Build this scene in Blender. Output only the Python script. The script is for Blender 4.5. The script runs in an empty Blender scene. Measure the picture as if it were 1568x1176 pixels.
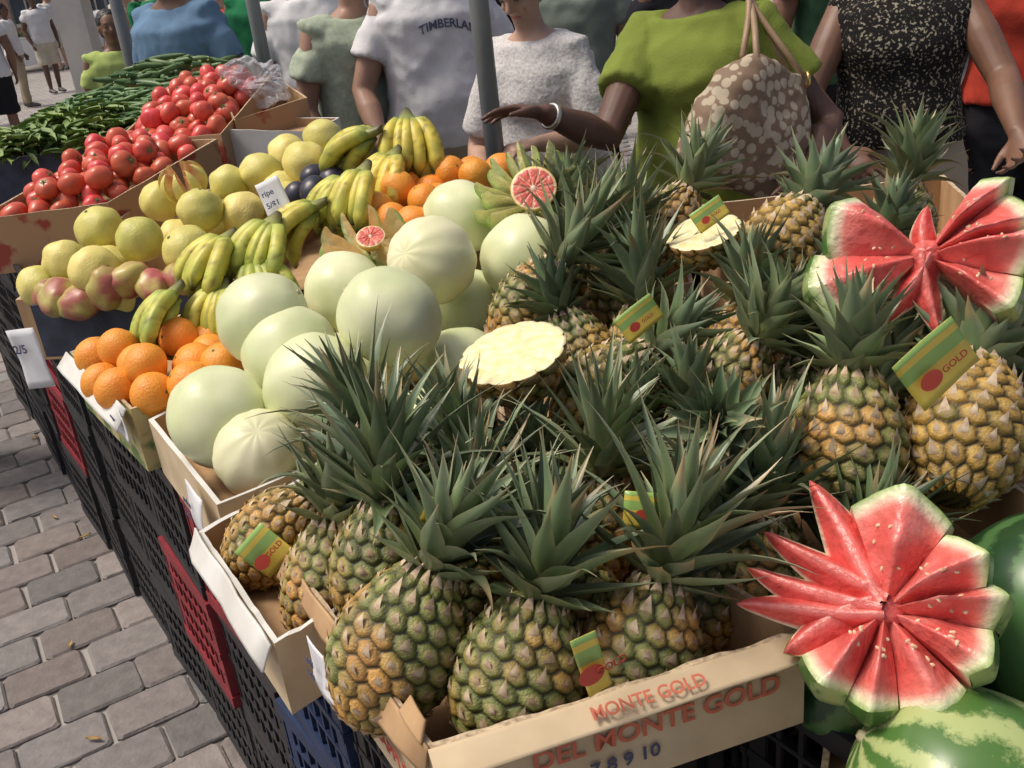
import bpy, bmesh, math, random
from mathutils import Vector, Matrix, noise, Euler
from mathutils.bvhtree import BVHTree
random.seed(11)
SC=bpy.context.scene; COL=SC.collection
V=Vector
def cm(*a): return V((a[0]/100,a[1]/100,a[2]/100))
def sm(x): x=max(0,min(1,x)); return x*x*(3-2*x)
def lerp3(a,b,t): t=max(0,min(1,t)); return tuple(a[i]+(b[i]-a[i])*t for i in range(3))
def ramp(stops,t):
    if t<=stops[0][0]: return stops[0][1]
    for (a,ca),(b,cb) in zip(stops,stops[1:]):
        if t<=b: return lerp3(ca,cb,(t-a)/(b-a+1e-9))
    return stops[-1][1]
# ---------------- materials ----------------
def M(name,c1,c2=None,scale=8,rough=.55,bump=0,bscale=60,rand=0,sss=0,spec=.5,vc=False,stretch=None,metal=0,pattern=None,con=(.35,.65)):
    m=bpy.data.materials.new(name);m.use_nodes=True;nt=m.node_tree;N=nt.nodes;L=nt.links
    b=N['Principled BSDF'];b.inputs['Roughness'].default_value=rough;b.inputs['Specular IOR Level'].default_value=spec
    b.inputs['Metallic'].default_value=metal
    tc=N.new('ShaderNodeTexCoord');vec=tc.outputs['Object']
    if stretch:
        mp=N.new('ShaderNodeMapping');mp.inputs['Scale'].default_value=stretch;L.new(vec,mp.inputs[0]);vec=mp.outputs[0]
    nz=N.new('ShaderNodeTexNoise');nz.inputs['Scale'].default_value=scale;nz.inputs['Detail'].default_value=4;L.new(vec,nz.inputs['Vector'])
    fac=nz.outputs['Fac']
    if pattern=='blobs':
        vo=N.new('ShaderNodeTexVoronoi');vo.inputs['Scale'].default_value=scale;L.new(vec,vo.inputs['Vector']);fac=vo.outputs['Distance']
    r=N.new('ShaderNodeValToRGB');r.color_ramp.elements[0].position=con[0];r.color_ramp.elements[1].position=con[1];L.new(fac,r.inputs[0])
    if vc:
        r.color_ramp.elements[0].color=(.75,.75,.75,1);r.color_ramp.elements[1].color=(1.15,1.15,1.15,1)
        at=N.new('ShaderNodeAttribute');at.attribute_name='Col'
        mx=N.new('ShaderNodeMix');mx.data_type='RGBA';mx.blend_type='MULTIPLY';mx.inputs[0].default_value=1
        L.new(at.outputs['Color'],mx.inputs[6]);L.new(r.outputs[0],mx.inputs[7]);out=mx.outputs[2]
    else:
        c2=c2 or tuple(x*.8 for x in c1)
        r.color_ramp.elements[0].color=(*c2,1);r.color_ramp.elements[1].color=(*c1,1);out=r.outputs[0]
    if rand:
        oi=N.new('ShaderNodeObjectInfo');h=N.new('ShaderNodeHueSaturation')
        a=N.new('ShaderNodeMapRange');a.inputs[3].default_value=1-rand;a.inputs[4].default_value=1+rand;L.new(oi.outputs['Random'],a.inputs[0]);L.new(a.outputs[0],h.inputs['Value'])
        a2=N.new('ShaderNodeMapRange');a2.inputs[3].default_value=.5+rand*.08;a2.inputs[4].default_value=.5-rand*.08;L.new(oi.outputs['Random'],a2.inputs[0]);L.new(a2.outputs[0],h.inputs['Hue'])
        L.new(out,h.inputs['Color']);out=h.outputs[0]
    L.new(out,b.inputs['Base Color'])
    if sss:
        b.inputs['Subsurface Weight'].default_value=sss;b.inputs['Subsurface Radius'].default_value=(.02,.012,.008);b.inputs['Subsurface Scale'].default_value=.5
    if bump:
        n2=N.new('ShaderNodeTexNoise');n2.inputs['Scale'].default_value=bscale;n2.inputs['Detail'].default_value=3;L.new(vec,n2.inputs['Vector'])
        bp=N.new('ShaderNodeBump');bp.inputs['Strength'].default_value=bump;bp.inputs['Distance'].default_value=.004;L.new(n2.outputs['Fac'],bp.inputs['Height']);L.new(bp.outputs[0],b.inputs['Normal'])
    return m
m_pine=M('pineapple_skin',(1,1,1),vc=True,scale=60,rough=.48,bump=.45,bscale=400,rand=.15,con=(.2,.8))
m_crown=M('pineapple_leaf',(1,1,1),vc=True,scale=18,rough=.36,rand=.18,spec=.6,con=(.25,.75))
m_bract=M('pineapple_bract',(.62,.5,.34),(.36,.25,.15),scale=90,rough=.7)
m_pflesh=M('pineapple_flesh',(.88,.82,.55),(.82,.7,.32),scale=70,rough=.35)
m_honey=M('honeydew_rind',(.74,.75,.48),(.58,.64,.34),scale=11,rough=.4,bump=.2,bscale=35,rand=.06,con=(.3,.7))
m_honey2=M('honeydew_cream_rind',(.79,.76,.5),(.65,.66,.36),scale=8,rough=.45,bump=.22,bscale=30,rand=.05,con=(.3,.7))
m_yel=M('pomelo_rind',(.74,.64,.2),(.58,.54,.13),scale=7,rough=.45,bump=.35,bscale=220,rand=.14)
m_org=M('orange_rind',(.85,.35,.04),(.8,.27,.025),scale=9,rough=.45,bump=.45,bscale=260,rand=.08)
m_tom=M('tomato_skin',(.7,.13,.08),(.58,.07,.045),scale=10,rough=.3,rand=.14)
m_mango=M('mango_skin',(.5,.42,.12),(.4,.11,.09),scale=13,rough=.38,rand=.15,con=(.42,.58))
m_avo=M('plum_skin',(.035,.03,.06),(.02,.02,.03),scale=9,rough=.35)
m_ban=M('banana_peel',(1,1,1),vc=True,scale=30,rough=.45,rand=.1,bump=.1)
m_stem=M('stem_green',(.12,.2,.05),rough=.6)
m_flesh=M('watermelon_flesh',(1,1,1),vc=True,scale=70,rough=.3,bump=.8,bscale=90,sss=.12,con=(.15,.75))
m_seed=M('watermelon_seed',(.75,.55,.35),(.4,.2,.1),scale=90,rough=.4)
m_rindp=M('pale_green_rind',(.42,.56,.17),(.26,.42,.09),scale=30,rough=.4)
m_pep=M('pepper_skin',(.12,.22,.06),(.05,.13,.03),scale=12,rough=.4)
m_cuc=M('cucumber_skin',(.14,.22,.08),(.06,.13,.04),scale=16,rough=.45)
m_greens=M('salad_leaf',(.26,.36,.1),(.1,.19,.05),scale=12,rough=.6)
m_kraft=M('cardboard_kraft',(.48,.31,.16),(.38,.23,.115),scale=25,rough=.85,stretch=(1,1,.2))
m_cream=M('cardboard_cream',(.6,.48,.31),(.5,.39,.24),scale=14,rough=.8)
m_edge=M('cardboard_edge',(.58,.46,.3),(.3,.22,.14),scale=140,rough=.9)
m_white=M('white_cardboard',(.7,.7,.66),(.56,.55,.5),scale=10,rough=.7)
m_dkbox=M('dark_blue_carton',(.05,.06,.1),(.025,.03,.05),scale=20,rough=.6)
m_grnbox=M('printed_green_carton',(.5,.42,.2),(.12,.2,.06),scale=14,rough=.75,con=(.42,.5))
m_tombox=M('printed_tomato_carton',(.4,.24,.12),(.3,.05,.03),scale=9,rough=.75,con=(.36,.42))
m_redink=M('red_ink',(.5,.08,.05),rough=.8)
m_orink=M('orange_ink',(.6,.15,.08),(.5,.15,.09),scale=60,rough=.8)
m_navy=M('navy_ink',(.08,.09,.16),rough=.8)
m_crk=M('crate_black_plastic',(.022,.022,.025),(.014,.014,.016),scale=15,rough=.5)
m_crr=M('crate_red_plastic',(.26,.02,.03),(.17,.015,.02),scale=15,rough=.5)
m_crb=M('crate_blue_plastic',(.012,.03,.09),(.01,.022,.06),scale=15,rough=.5)
m_tr=M('tag_red',(.6,.07,.04),rough=.4);m_ty=M('tag_yellow',(.78,.6,.1),rough=.4);m_tg=M('tag_green',(.32,.52,.14),rough=.4)
m_pole=M('pole_grey_metal',(.26,.28,.28),(.2,.22,.22),scale=6,rough=.45,metal=.3)
# ---------------- mesh helpers ----------------
def mk(name,verts,faces,mats,fm=None,smooth=True,cols=None):
    me=bpy.data.meshes.new(name);me.from_pydata([tuple(v) for v in verts],[],faces)
    for m in mats: me.materials.append(m)
    if fm: me.polygons.foreach_set('material_index',fm)
    me.polygons.foreach_set('use_smooth',[smooth]*len(me.polygons))
    if cols:
        a=me.color_attributes.new('Col','FLOAT_COLOR','POINT')
        a.data.foreach_set('color',[x for c in cols for x in (c[0],c[1],c[2],1)])
    me.update();return me
def obj(name,me,loc=(0,0,0),rot=None,scale=1,parent=None):
    o=bpy.data.objects.new(name,me);COL.objects.link(o)
    if isinstance(rot,Matrix): M4=rot.to_4x4()
    elif rot is None: M4=Matrix.Identity(4)
    else: M4=Euler(rot).to_matrix().to_4x4()
    if not hasattr(scale,'__len__'): scale=(scale,)*3
    o.matrix_world=Matrix.Translation(V(loc))@M4@Matrix.Diagonal((*scale,1))
    if parent: o.parent=parent
    return o
def empty(name,loc=(0,0,0),rotz=0):
    o=bpy.data.objects.new(name,None);COL.objects.link(o);o.location=loc;o.rotation_euler=(0,0,rotz);o.empty_display_size=.1;return o
def frame(z,x=(1,0,0)):
    z=V(z).normalized();x=V(x);x=(x-z*x.dot(z))
    if x.length<1e-4: x=V((0,1,0))-z*z.y
    x.normalize();y=z.cross(x);return Matrix((x,y,z)).transposed()
def box_geo(vs,fs,c,sx,sy,sz,R=None):
    b=len(vs)
    for x in(-1,1):
        for y in(-1,1):
            for z in(-1,1):
                p=V((x*sx/2,y*sy/2,z*sz/2));p=R@p if R else p;vs.append(V(c)+p)
    for f in((0,1,3,2),(4,6,7,5),(0,4,5,1),(2,3,7,6),(0,2,6,4),(1,5,7,3)): fs.append([b+i for i in f])
# ---------------- pineapple ----------------
def pine_geo(seed,L=.19,R=.068,smax=1,yellow=0.,crown=True,N=14,Mr=9,ls=1.):
    rnd=random.Random(seed);off=V((seed*3.1,seed*1.7,0))
    nt=N*9;ns=int(96*smax)
    vs=[];fs=[];fm=[];cols=[]
    ph0=rnd.uniform(0,6);asym=rnd.uniform(.02,.045)
    def prof(s): return R*max(0,math.sin(math.pi*(.035+.93*s)))**.56*(1.05-.14*s)
    def base(th,s):
        r=prof(s)*(1+asym*math.sin(th*2+seed)+.03*math.sin(th+ph0+s*3));return V((r*math.cos(th),r*math.sin(th),(s-.5)*L))
    tint={}
    for i in range(ns+1):
        s=i/ns*smax
        for k in range(nt):
            th=2*math.pi*k/nt
            a=th/(2*math.pi)*N+s*Mr*.3;b=s*Mr;j0=math.floor(b);ds=[]
            for j in(j0-1,j0,j0+1):
                o=.5*(j%2)+.5
                c=math.floor(a-o+.5)+o
                for cc in(c,c-1,c+1):
                    ds.append((math.hypot(a-cc,(b-j-.5)*.866),b-j-.5,(j,round(cc*2)%(2*N))))
            ds.sort();f1=ds[0][0];e=ds[1][0]-f1;dy=ds[0][1];key=ds[0][2]
            if key not in tint: tint[key]=(rnd.uniform(.78,1.2),rnd.uniform(-.25,.25),rnd.uniform(-.001,.001))
            tt,ty,th_=tint[key]
            h=sm(e/.3)
            p=base(th,s);n=V((p.x,p.y,p.z*.35)).normalized()
            p=p+n*((.0046+th_)*h-.002+.0012*math.exp(-(f1/.14)**2)-.0022*dy*h)
            vs.append(p)
            nn=noise.noise(p*14+off)
            yy=sm((yellow+ty+nn*.7+.55*(.5-s))*1.3)
            gr=lerp3((.15,.18,.04),(.5,.28,.06),yy)
            lt=lerp3((.40,.40,.15),(.74,.48,.13),yy)
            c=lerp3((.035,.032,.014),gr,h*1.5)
            c=lerp3(c,lt,sm((e-.25)/.35)*.9*sm((.36-abs(dy-.1))/.3))
            c=lerp3(c,(.33,.19,.11),math.exp(-(f1/.2)**2)*.85)
            cols.append(tuple(v*tt for v in c))
    for i in range(ns):
        for k in range(nt):
            k2=(k+1)%nt;fs.append([i*nt+k,i*nt+k2,(i+1)*nt+k2,(i+1)*nt+k]);fm.append(0)
    fs.append(list(range(nt))[::-1]);fm.append(0)
    if smax>=1: fs.append([ns*nt+k for k in range(nt)]);fm.append(0)
    else:
        prev=ns*nt
        for q in(.93,.8,.6,.35,.15):
            b0=len(vs)
            for k in range(nt):
                p=vs[ns*nt+k].copy();p.x*=q;p.y*=q;p.z+=.004*noise.noise(p*60)+(.002 if q<.2 else 0);vs.append(p);cols.append((.8,.7,.35))
            for k in range(nt):
                k2=(k+1)%nt;fs.append([prev+k,prev+k2,b0+k2,b0+k]);fm.append(3)
            prev=b0
        fs.append([prev+k for k in range(nt)]);fm.append(3)
    for j in range(0,int(Mr*smax)):
        for i in range(N):
            s=(j+.5)/Mr
            if s>.96 or s>smax-.03: continue
            a=i+.5*(j%2)+.5-s*Mr*.3;th=2*math.pi*a/N
            p=base(th,s);n=V((p.x,p.y,p.z*.35)).normalized();t=V((-math.sin(th),math.cos(th),0));u=n.cross(t)
            if u.z<0:u=-u
            t=(t+u*rnd.uniform(-.25,.25)).normalized()
            w=.0068*rnd.uniform(.7,1.15);l=.0145*rnd.uniform(.7,1.4);p=p+n*.0018-u*.003
            b0=len(vs)
            for q in(p-t*w,p+t*w,p+n*.003+u*l*.45-t*w*.55,p+n*.003+u*l*.45+t*w*.55,p+n*rnd.uniform(.003,.009)+u*l,p+n*.0045+u*l*.2): vs.append(q);cols.append((.3,.2,.1))
            for f in((0,1,5),(0,5,2),(1,3,5),(2,5,3),(2,3,4)): fs.append([b0+x for x in f]);fm.append(2)
    if crown: crown_geo(vs,fs,fm,cols,rnd,L*.5-.01,ls=ls)
    return vs,fs,fm,cols
def crown_geo(vs,fs,fm,cols,rnd,z0,n=58,ls=1.):
    for k in range(n):
        q=k/(n-1);az=k*2.39996+rnd.uniform(-.3,.3)
        el=math.radians(76*(1-q)**1.0+4)*rnd.uniform(.75,1.15)
        ln=(.04+.096*math.sin(math.pi*min(1,.1+q*.8)))*rnd.uniform(.72,1.18)*ls
        d=V((math.cos(az),math.sin(az),0));side=V((-math.sin(az),math.cos(az),0))
        p=d*.018*(1-q*.8)+V((0,0,z0+.065*q));bend=rnd.uniform(-.15,.75)*(1 if q>.2 else -.5)
        if rnd.random()<.08: bend+=.9
        w0=rnd.uniform(.0115,.0165)*(1-.35*q);S=7;b0=len(vs);tw=rnd.uniform(-.45,.45)
        g=rnd.uniform(.6,1.35);gw=rnd.random()*.32;dry=rnd.random()<.12
        for s in range(S+1):
            t=s/S;e=el+bend*t*t-.12
            tan=d*math.sin(e)+V((0,0,1))*math.cos(e)
            if s: p=p+tan*ln/S+side*tw*ln/S*t*.5
            nn=side.cross(tan)
            w=w0*(1-t**1.5)*(.8+.6*math.sin(math.pi*min(1,t*1.2)))+.0004
            sg=(w*.25 if s%2 else 0)*(1-t)
            for x in(-1,-.5,0,.5,1):
                vs.append(p+side*(w*x+sg*.35*x)-nn*(abs(x)*w*.55))
                c=ramp([(0,(.29,.33,.12)),(.25,(.155,.215,.075)),(.7,(.13,.205,.095)),(.9,(.2,.24,.11)),(1,(.4,.28,.13))],t+(.25 if dry else 0))
                if abs(x)==1: c=lerp3(c,(.34,.34,.18),.55)
                c=lerp3(c,(.28,.33,.26),gw)
                cols.append(tuple(v*g for v in c))
        for s in range(S):
            for x in range(4):
                i=b0+s*5+x;fs.append([i,i+1,i+6,i+5]);fm.append(1)
PM=[m_pine,m_crown,m_bract,m_pflesh]
def pm(n,*a,**k):
    v,f,m,c=pine_geo(*a,**k);return mk(n,v,f,PM,m,True,c)
pines=[pm('pineapple_mesh',1,yellow=.22),pm('pineapple_mesh',2,L=.2,R=.066,yellow=.42,ls=.95),pm('pineapple_mesh',3,L=.18,R=.069,yellow=.18,ls=1.12),pm('pineapple_mesh',6,L=.185,R=.066,yellow=.3,ls=1.25),pm('pineapple_mesh',8,L=.19,R=.07,yellow=.22,ls=.72)]
pine_y=pm('pineapple_ripe_mesh',4,L=.19,R=.068,yellow=.7,ls=.8)
pine_cut=pm('cut_pineapple_mesh',5,L=.17,R=.078,smax=.42,yellow=.45,crown=False)
def pine(c,t,me=0,s=1.,name='pineapple'):
    c=cm(*c);t=cm(*t);return obj(name,pines[me] if isinstance(me,int) else me,c,frame(t-c)@Matrix.Rotation(random.uniform(0,6.28),3,'Z'),s)
for c,t,m,s in [((-15.5,86.5,94),(-5,93,111),0,1.0),((-3,83,91),(4,90,108),2,1.0),((10.5,86,89.5),(18,92,107),3,1.),((-18.5,103,93),(-15,108,115),3,.98),
  ((-35,117,91),(-24,118,100),1,.85),((-6,117,91),(-9,121,108),2,.92),((8,110,90),(12,114,106),3,.92),((14,133,100),(31,138,110),0,.95),
  ((5,166,103),(17,168,117),3,1.05),((30,127,101),(40,128,115),0,.92),((27,111,101),(22,98,112),4,.85),((40,106,101),(44,113,118),4,1.06),((55,106,102),(64,120,112),pine_y,1.08),
  ((48,158,111),(58,168,120),pine_y,1.05),((33,184,108),(42,190,121),1,1.),((80,187,103),(84,191,118),0,1.0),((23,172,101),(25,178,119),2,1.05),
  ((5,95,88),(2,100,98),1,.9),((68,112,93),(72,122,106),4,1.),((-17,125,92),(-22,127,105),3,.92),((40,127,95),(46,134,108),2,1.),((55,142,96),(56,150,108),4,1.),
  ((12,152,97),(8,160,110),4,.95),((54,176,102),(62,184,116),4,1.),((70,172,98),(76,180,110),4,1.),((74,142,95),(82,150,106),4,1.),
  ((28,98,89),(30,103,105),3,.9),((14,190,103),(16,197,117),0,1.),((24,120,92),(25,126,106),4,.92),((-27,107,89),(-24,111,100),1,.9),((19,97,88),(24,102,100),3,.9),
  ((90,150,96),(98,157,107),4,1.),((-28,128,88),(-24,130,98),1,.85),((22,152,97),(24,158,113),3,.95),((37,143,98),(40,150,113),1,.95),
  ((3,121,87),(2,123,99),4,.85),((15,122,90),(18,128,104),4,.9),((-9,104,88),(-6,108,102),3,.9),((32,92,86),(40,96,96),3,.85),((46,118,92),(52,124,104),3,.9),((58,122,92),(62,130,103),4,.95)]:
    pine(c,t,m,s)
obj('cut_pineapple',pine_cut,(.006,1.30,1.105),frame((-.16,-.12,1)),1.05)
obj('cut_pineapple',pine_cut,(.345,1.58,1.165),frame((-.2,-.1,1)),.85)
# ---------------- round fruit ----------------
def sph(name,R,mat,sx=1,sz=1,dent=.0,lob=0,nl=5,lump=.015,seed=0,seg=40,rings=26,stem=None):
    vs=[];fs=[]
    for i in range(rings+1):
        ph=math.pi*i/rings
        for k in range(seg):
            th=2*math.pi*k/seg
            d=V((math.sin(ph)*math.cos(th),math.sin(ph)*math.sin(th),math.cos(ph)))
            r=R*(1+lump*noise.noise(d*1.8+V((seed*5,0,0)))*2+lob*max(0,math.sin(ph))**.7*abs(math.cos(th*nl/2))-dent*math.exp(-(ph/.28)**2)-dent*.5*math.exp(-((math.pi-ph)/.2)**2))
            p=d*r;p.z*=sz;p.x*=sx;vs.append(p)
    for i in range(rings):
        for k in range(seg):
            k2=(k+1)%seg;fs.append([i*seg+k,(i+1)*seg+k,(i+1)*seg+k2,i*seg+k2])
    fm=[0]*len(fs);ms=[mat]
    if stem:
        ms.append(stem[0]);z=R*sz*(1-dent);rr=stem[1];b=len(vs)
        for q,zz in((1.25,-.003),(1,.0015),(.7,stem[2]),(.1,stem[2])):
            for k in range(8): a=k*math.pi/4;vs.append(V((rr*q*math.cos(a),rr*q*math.sin(a),z+zz)))
        for j in range(3):
            for k in range(8): fs.append([b+j*8+k,b+j*8+(k+1)%8,b+(j+1)*8+(k+1)%8,b+(j+1)*8+k]);fm.append(1)
    if stem and name=='tomato_mesh':
        for k in range(5):
            a=k*1.2566;b=len(vs);d=V((math.cos(a),math.sin(a),0));t=V((-d.y,d.x,0))
            vs+= [V((0,0,z+.003))+t*.003,V((0,0,z+.003))-t*.003,d*.018+V((0,0,z+.004))];fs.append([b,b+1,b+2]);fm.append(1)
    return mk(name,vs,fs,ms,fm)
m_scar=M('stem_scar',(.55,.5,.3),(.45,.4,.22),rough=.8)
honeys=[sph('honeydew_mesh',.08,m_honey,sz=1.06,dent=.02,lump=.03,seed=1,stem=(m_scar,.005,.0015)),sph('honeydew_mesh',.08,m_honey,sz=1.1,dent=.03,lump=.03,seed=2,stem=(m_scar,.005,.002)),sph('honeydew_mesh',.08,m_honey2,sz=1.02,lob=.03,nl=10,dent=.05,seed=3,stem=(m_scar,.007,.002))]
yels=[sph('pomelo_mesh',.06,m_yel,sz=.95,dent=.05,seed=i,lump=.04,stem=(m_stem,.004,.002)) for i in(4,5)]
org=sph('orange_mesh',.042,m_org,sz=.95,dent=.05,seed=6,stem=(m_stem,.003,.0015))
tom=[sph('tomato_mesh',.037,m_tom,sz=.8,dent=.1,lob=.05,nl=5+i,seed=7+i,stem=(m_stem,.004,.006),seg=30,rings=18) for i in(0,1)]
mango=sph('mango_mesh',.045,m_mango,sz=1.25,sx=.85,seed=9,lump=.05)
plum=sph('plum_mesh',.036,m_avo,sz=1.15,seed=10)
def rr(tilt=1.): 
    return Matrix.Rotation(random.uniform(-tilt,tilt),3,'X')@Matrix.Rotation(random.uniform(-tilt,tilt),3,'Y')@Matrix.Rotation(random.uniform(0,6.28),3,'Z')
for i,(c,s,m) in enumerate([((-48,146,97),1.02,0),((-41,139,93),.88,2),((-32,148,100),1.04,0),((-38,161,101),1.0,1),((-43,167,106),1.,0),((-30,182,104),1.0,0),((-19,154,108),1.03,1),((-12,174,111),1.,2),((-7,207,110),.98,0),((5,179,108),1.,1),
  ((-30,166,93),1,0),((-22,176,95),1,1),((-8,160,94),1,0),((-6,184,97),1,1),((-16,192,98),1,0),((-14,143,91),.95,1),((4,196,97),.95,0),((-47,158,91),1,2)]):
    obj('honeydew_melon',honeys[m],cm(*c),Matrix.Rotation(math.pi*(i%2),3,'X')@rr(1.1),s)
for i,c in enumerate([(-85,233,107),(-102,254,106),(-71,240,111),(-71,272,110),(-105,236,103),(-92,220,104),(-62,244,108),(-72,226,105),(-87,261,110),(-62,273,112),(-112,234,98),(-44,276,119),(-46,254,117),(-56,285,114),(-80,246,103),(-97,228,97),(-70,256,104),(-55,262,108),(-50,268,109),(-98,243,98),(-64,232,100),(-86,222,98),(-78,265,104),(-52,248,108),(-42,264,111)]):
    obj('pomelo',yels[i%2],cm(*c),rr(1.2),random.uniform(.9,1.05))
for c in[(-68,173,97.5),(-77,185,97),(-65,185,98),(-60,176,95),(-54,173,96),(-59,168,94.5),(-66,167.5,93.5),(-74,172,93.5),(-9,236,114),(-3,230,114),(-17,207,110),(-22,212,110),(-21,225,114),(-15,219,112),(-26,218,111),(-72,180,95),(-84,190,94),(-80,180,92),(-68,190,96),(-60,188,95),(-12,226,110),(-4,240,112),(3,236,113),(-14,234,110),(-26,228,108),(-58,181,95),(-75,194,93),(-20,236,112),(-54,180,94)]:
    obj('orange',org,cm(*c),rr(1.3),random.uniform(.9,1.08))
for c in[(-89,216,101),(-84,218,101.5),(-79,217,100),(-102,220,99),(-96,217,98),(-73,218,100),(-107,226,97),(-90,222,98)]:
    obj('mango',mango,cm(*c),rr(1.5),random.uniform(.85,1.0))
for c in[(-42,242,115),(-37,236,115),(-41,231,114),(-37,244,115),(-33,232,113),(-46,236,112),(-39,226,110)]:
    obj('plum',plum,cm(*c),rr(1.5),1)
def fill(c4,zs,r,meshes,name,layers=1,gap=1.0,smin=.86,smax=1.1):
    P=[V((c4[i][0]/100,c4[i][1]/100,zs[i]/100)) for i in range(4)]
    def bl(u,v): return (P[0]*(1-u)+P[1]*u)*(1-v)+(P[3]*(1-u)+P[2]*u)*v
    du=(P[1]-P[0]).length;dv=(P[3]-P[0]).length
    for l in range(layers):
        nu=int(du/(2*r*gap));nv=int(dv/(1.75*r*gap))
        for j in range(nv):
            for i in range(nu):
                u=(i+.5+(.25 if (j+l)%2 else -.25))/nu;v=(j+.5)/nv
                if l and random.random()<.2: continue
                if l and not(.12<u<.88 and .1<v<.9): continue
                if not .04<u<.96: continue
                p=bl(u,v)+V((random.uniform(-.3,.3)*r,random.uniform(-.3,.3)*r,r*1.3*l+random.uniform(-.2,.35)*r))
                obj(name,random.choice(meshes),p,rr(1.5),random.uniform(smin,smax))
T1=[(-144,286),(-110,286),(-88,318),(-124,340)];fill(T1,(105,105,115,115),.037,tom,'tomato',2,.97)
T2=[(-122,343),(-87,324),(-80,388),(-114,400)];fill(T2,(114,115,126,126),.037,tom,'tomato',2,.97)
# ---------------- bananas ----------------
def banana(vs,fs,cols,R4,ln=1.,green=.3):
    S=22;K=10;b=len(vs);Rc=.105*ln
    for i in range(S+1):
        t=i/S;ph=-.15+t*1.55
        c=V((Rc*math.sin(ph),0,Rc*math.cos(ph)-Rc));nn=V((math.sin(ph),0,math.cos(ph)))
        r=.0175*ln
        if t<.2: r=.0055+(r-.0055)*sm((t-.04)/.16)
        elif t>.78: r=.0045+(r-.0045)*sm((1-t)/.2)
        for k in range(K):
            a=2*math.pi*k/K;q=r*(1+.09*math.cos(5*a))
            p=c+V((0,1,0))*q*math.cos(a)+nn*q*math.sin(a);vs.append(R4@p)
            y=lerp3((.72,.56,.08),(.36,.46,.08),green+.35*noise.noise(p*25)+.25*abs(math.cos(2.5*a))*green)
            if noise.noise(p*90+V((ln*50,0,0)))>.42: y=lerp3(y,(.15,.1,.03),.6)
            cc=ramp([(0,(.14,.15,.04)),(.13,(.3,.36,.07)),(.3,y),(.85,y),(.95,(.2,.24,.06)),(.98,(.03,.02,.01)),(1,(.02,.015,.01))],t)
            cols.append(cc)
    for i in range(S):
        for k in range(K):
            k2=(k+1)%K;fs.append([b+i*K+k,b+i*K+k2,b+(i+1)*K+k2,b+(i+1)*K+k])
    fs.append([b+S*K+k for k in range(K)]);fs.append([b+k for k in range(K)][::-1])
def bunch(seed,green,n=5):
    rnd=random.Random(seed);vs=[];fs=[];cols=[]
    for row in(0,1):
        for i in range(n-row):
            f=(i-(n-row-1)/2)
            R=Matrix.Translation((0,f*.009,-.02*row))@Matrix.Rotation(f*.3+rnd.uniform(-.1,.1),4,'Z')@Matrix.Rotation(.34*row+rnd.uniform(-.16,.12)+abs(f)*.06,4,'Y')@Matrix.Rotation(-f*.18,4,'X')
            banana(vs,fs,cols,R,rnd.uniform(.86,1.08)*(1-.08*row),green)
    b=len(vs)
    S=6
    for i in range(S+1):
        t=i/S
        for k in range(10):
            a=k*.6283;vs.append(V((.012-.045*t,math.cos(a)*(.03-.02*t),-.008+.02*t+math.sin(a)*(.016-.007*t))));cols.append(lerp3((.3,.33,.08),(.09,.07,.03),t*1.3-.3))
    for i in range(S):
        for k in range(10): fs.append([b+i*10+k,b+i*10+(k+1)%10,b+(i+1)*10+(k+1)%10,b+(i+1)*10+k])
    fs.append([b+S*10+k for k in range(10)])
    return mk('banana_bunch_mesh',vs,fs,[m_ban],None,True,cols)
bb=[bunch(1,.7),bunch(2,.4),bunch(3,.1),bunch(4,.5,6)]
for c,m,rz,ry,s in[((-66,190,105.5),0,-2.5,.1,.98),((-57,193,104),3,-1.9,.25,.9),((-57,203,112),3,-2.5,.0,1.),((-47,205,113.5),0,-2.0,.1,1.),((-39,214,114.5),1,-3.0,-.1,1.),((-28,219,119.5),1,-2.2,.15,1.),
   ((-27,238,125),1,2.8,-.1,1.05),((-18,243,126),2,-1.5,.15,1.1),((-22,231,120),2,-2.2,.1,1.),((-33,226,117),3,-2.6,.1,1.),((-50,199,107),0,-1.3,.2,.95),((-30,247,123),2,-2.8,0,1)]:
    obj('banana_bunch',bb[m],cm(*c),Euler((random.uniform(-.25,.25),ry,rz)).to_matrix(),s)
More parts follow.
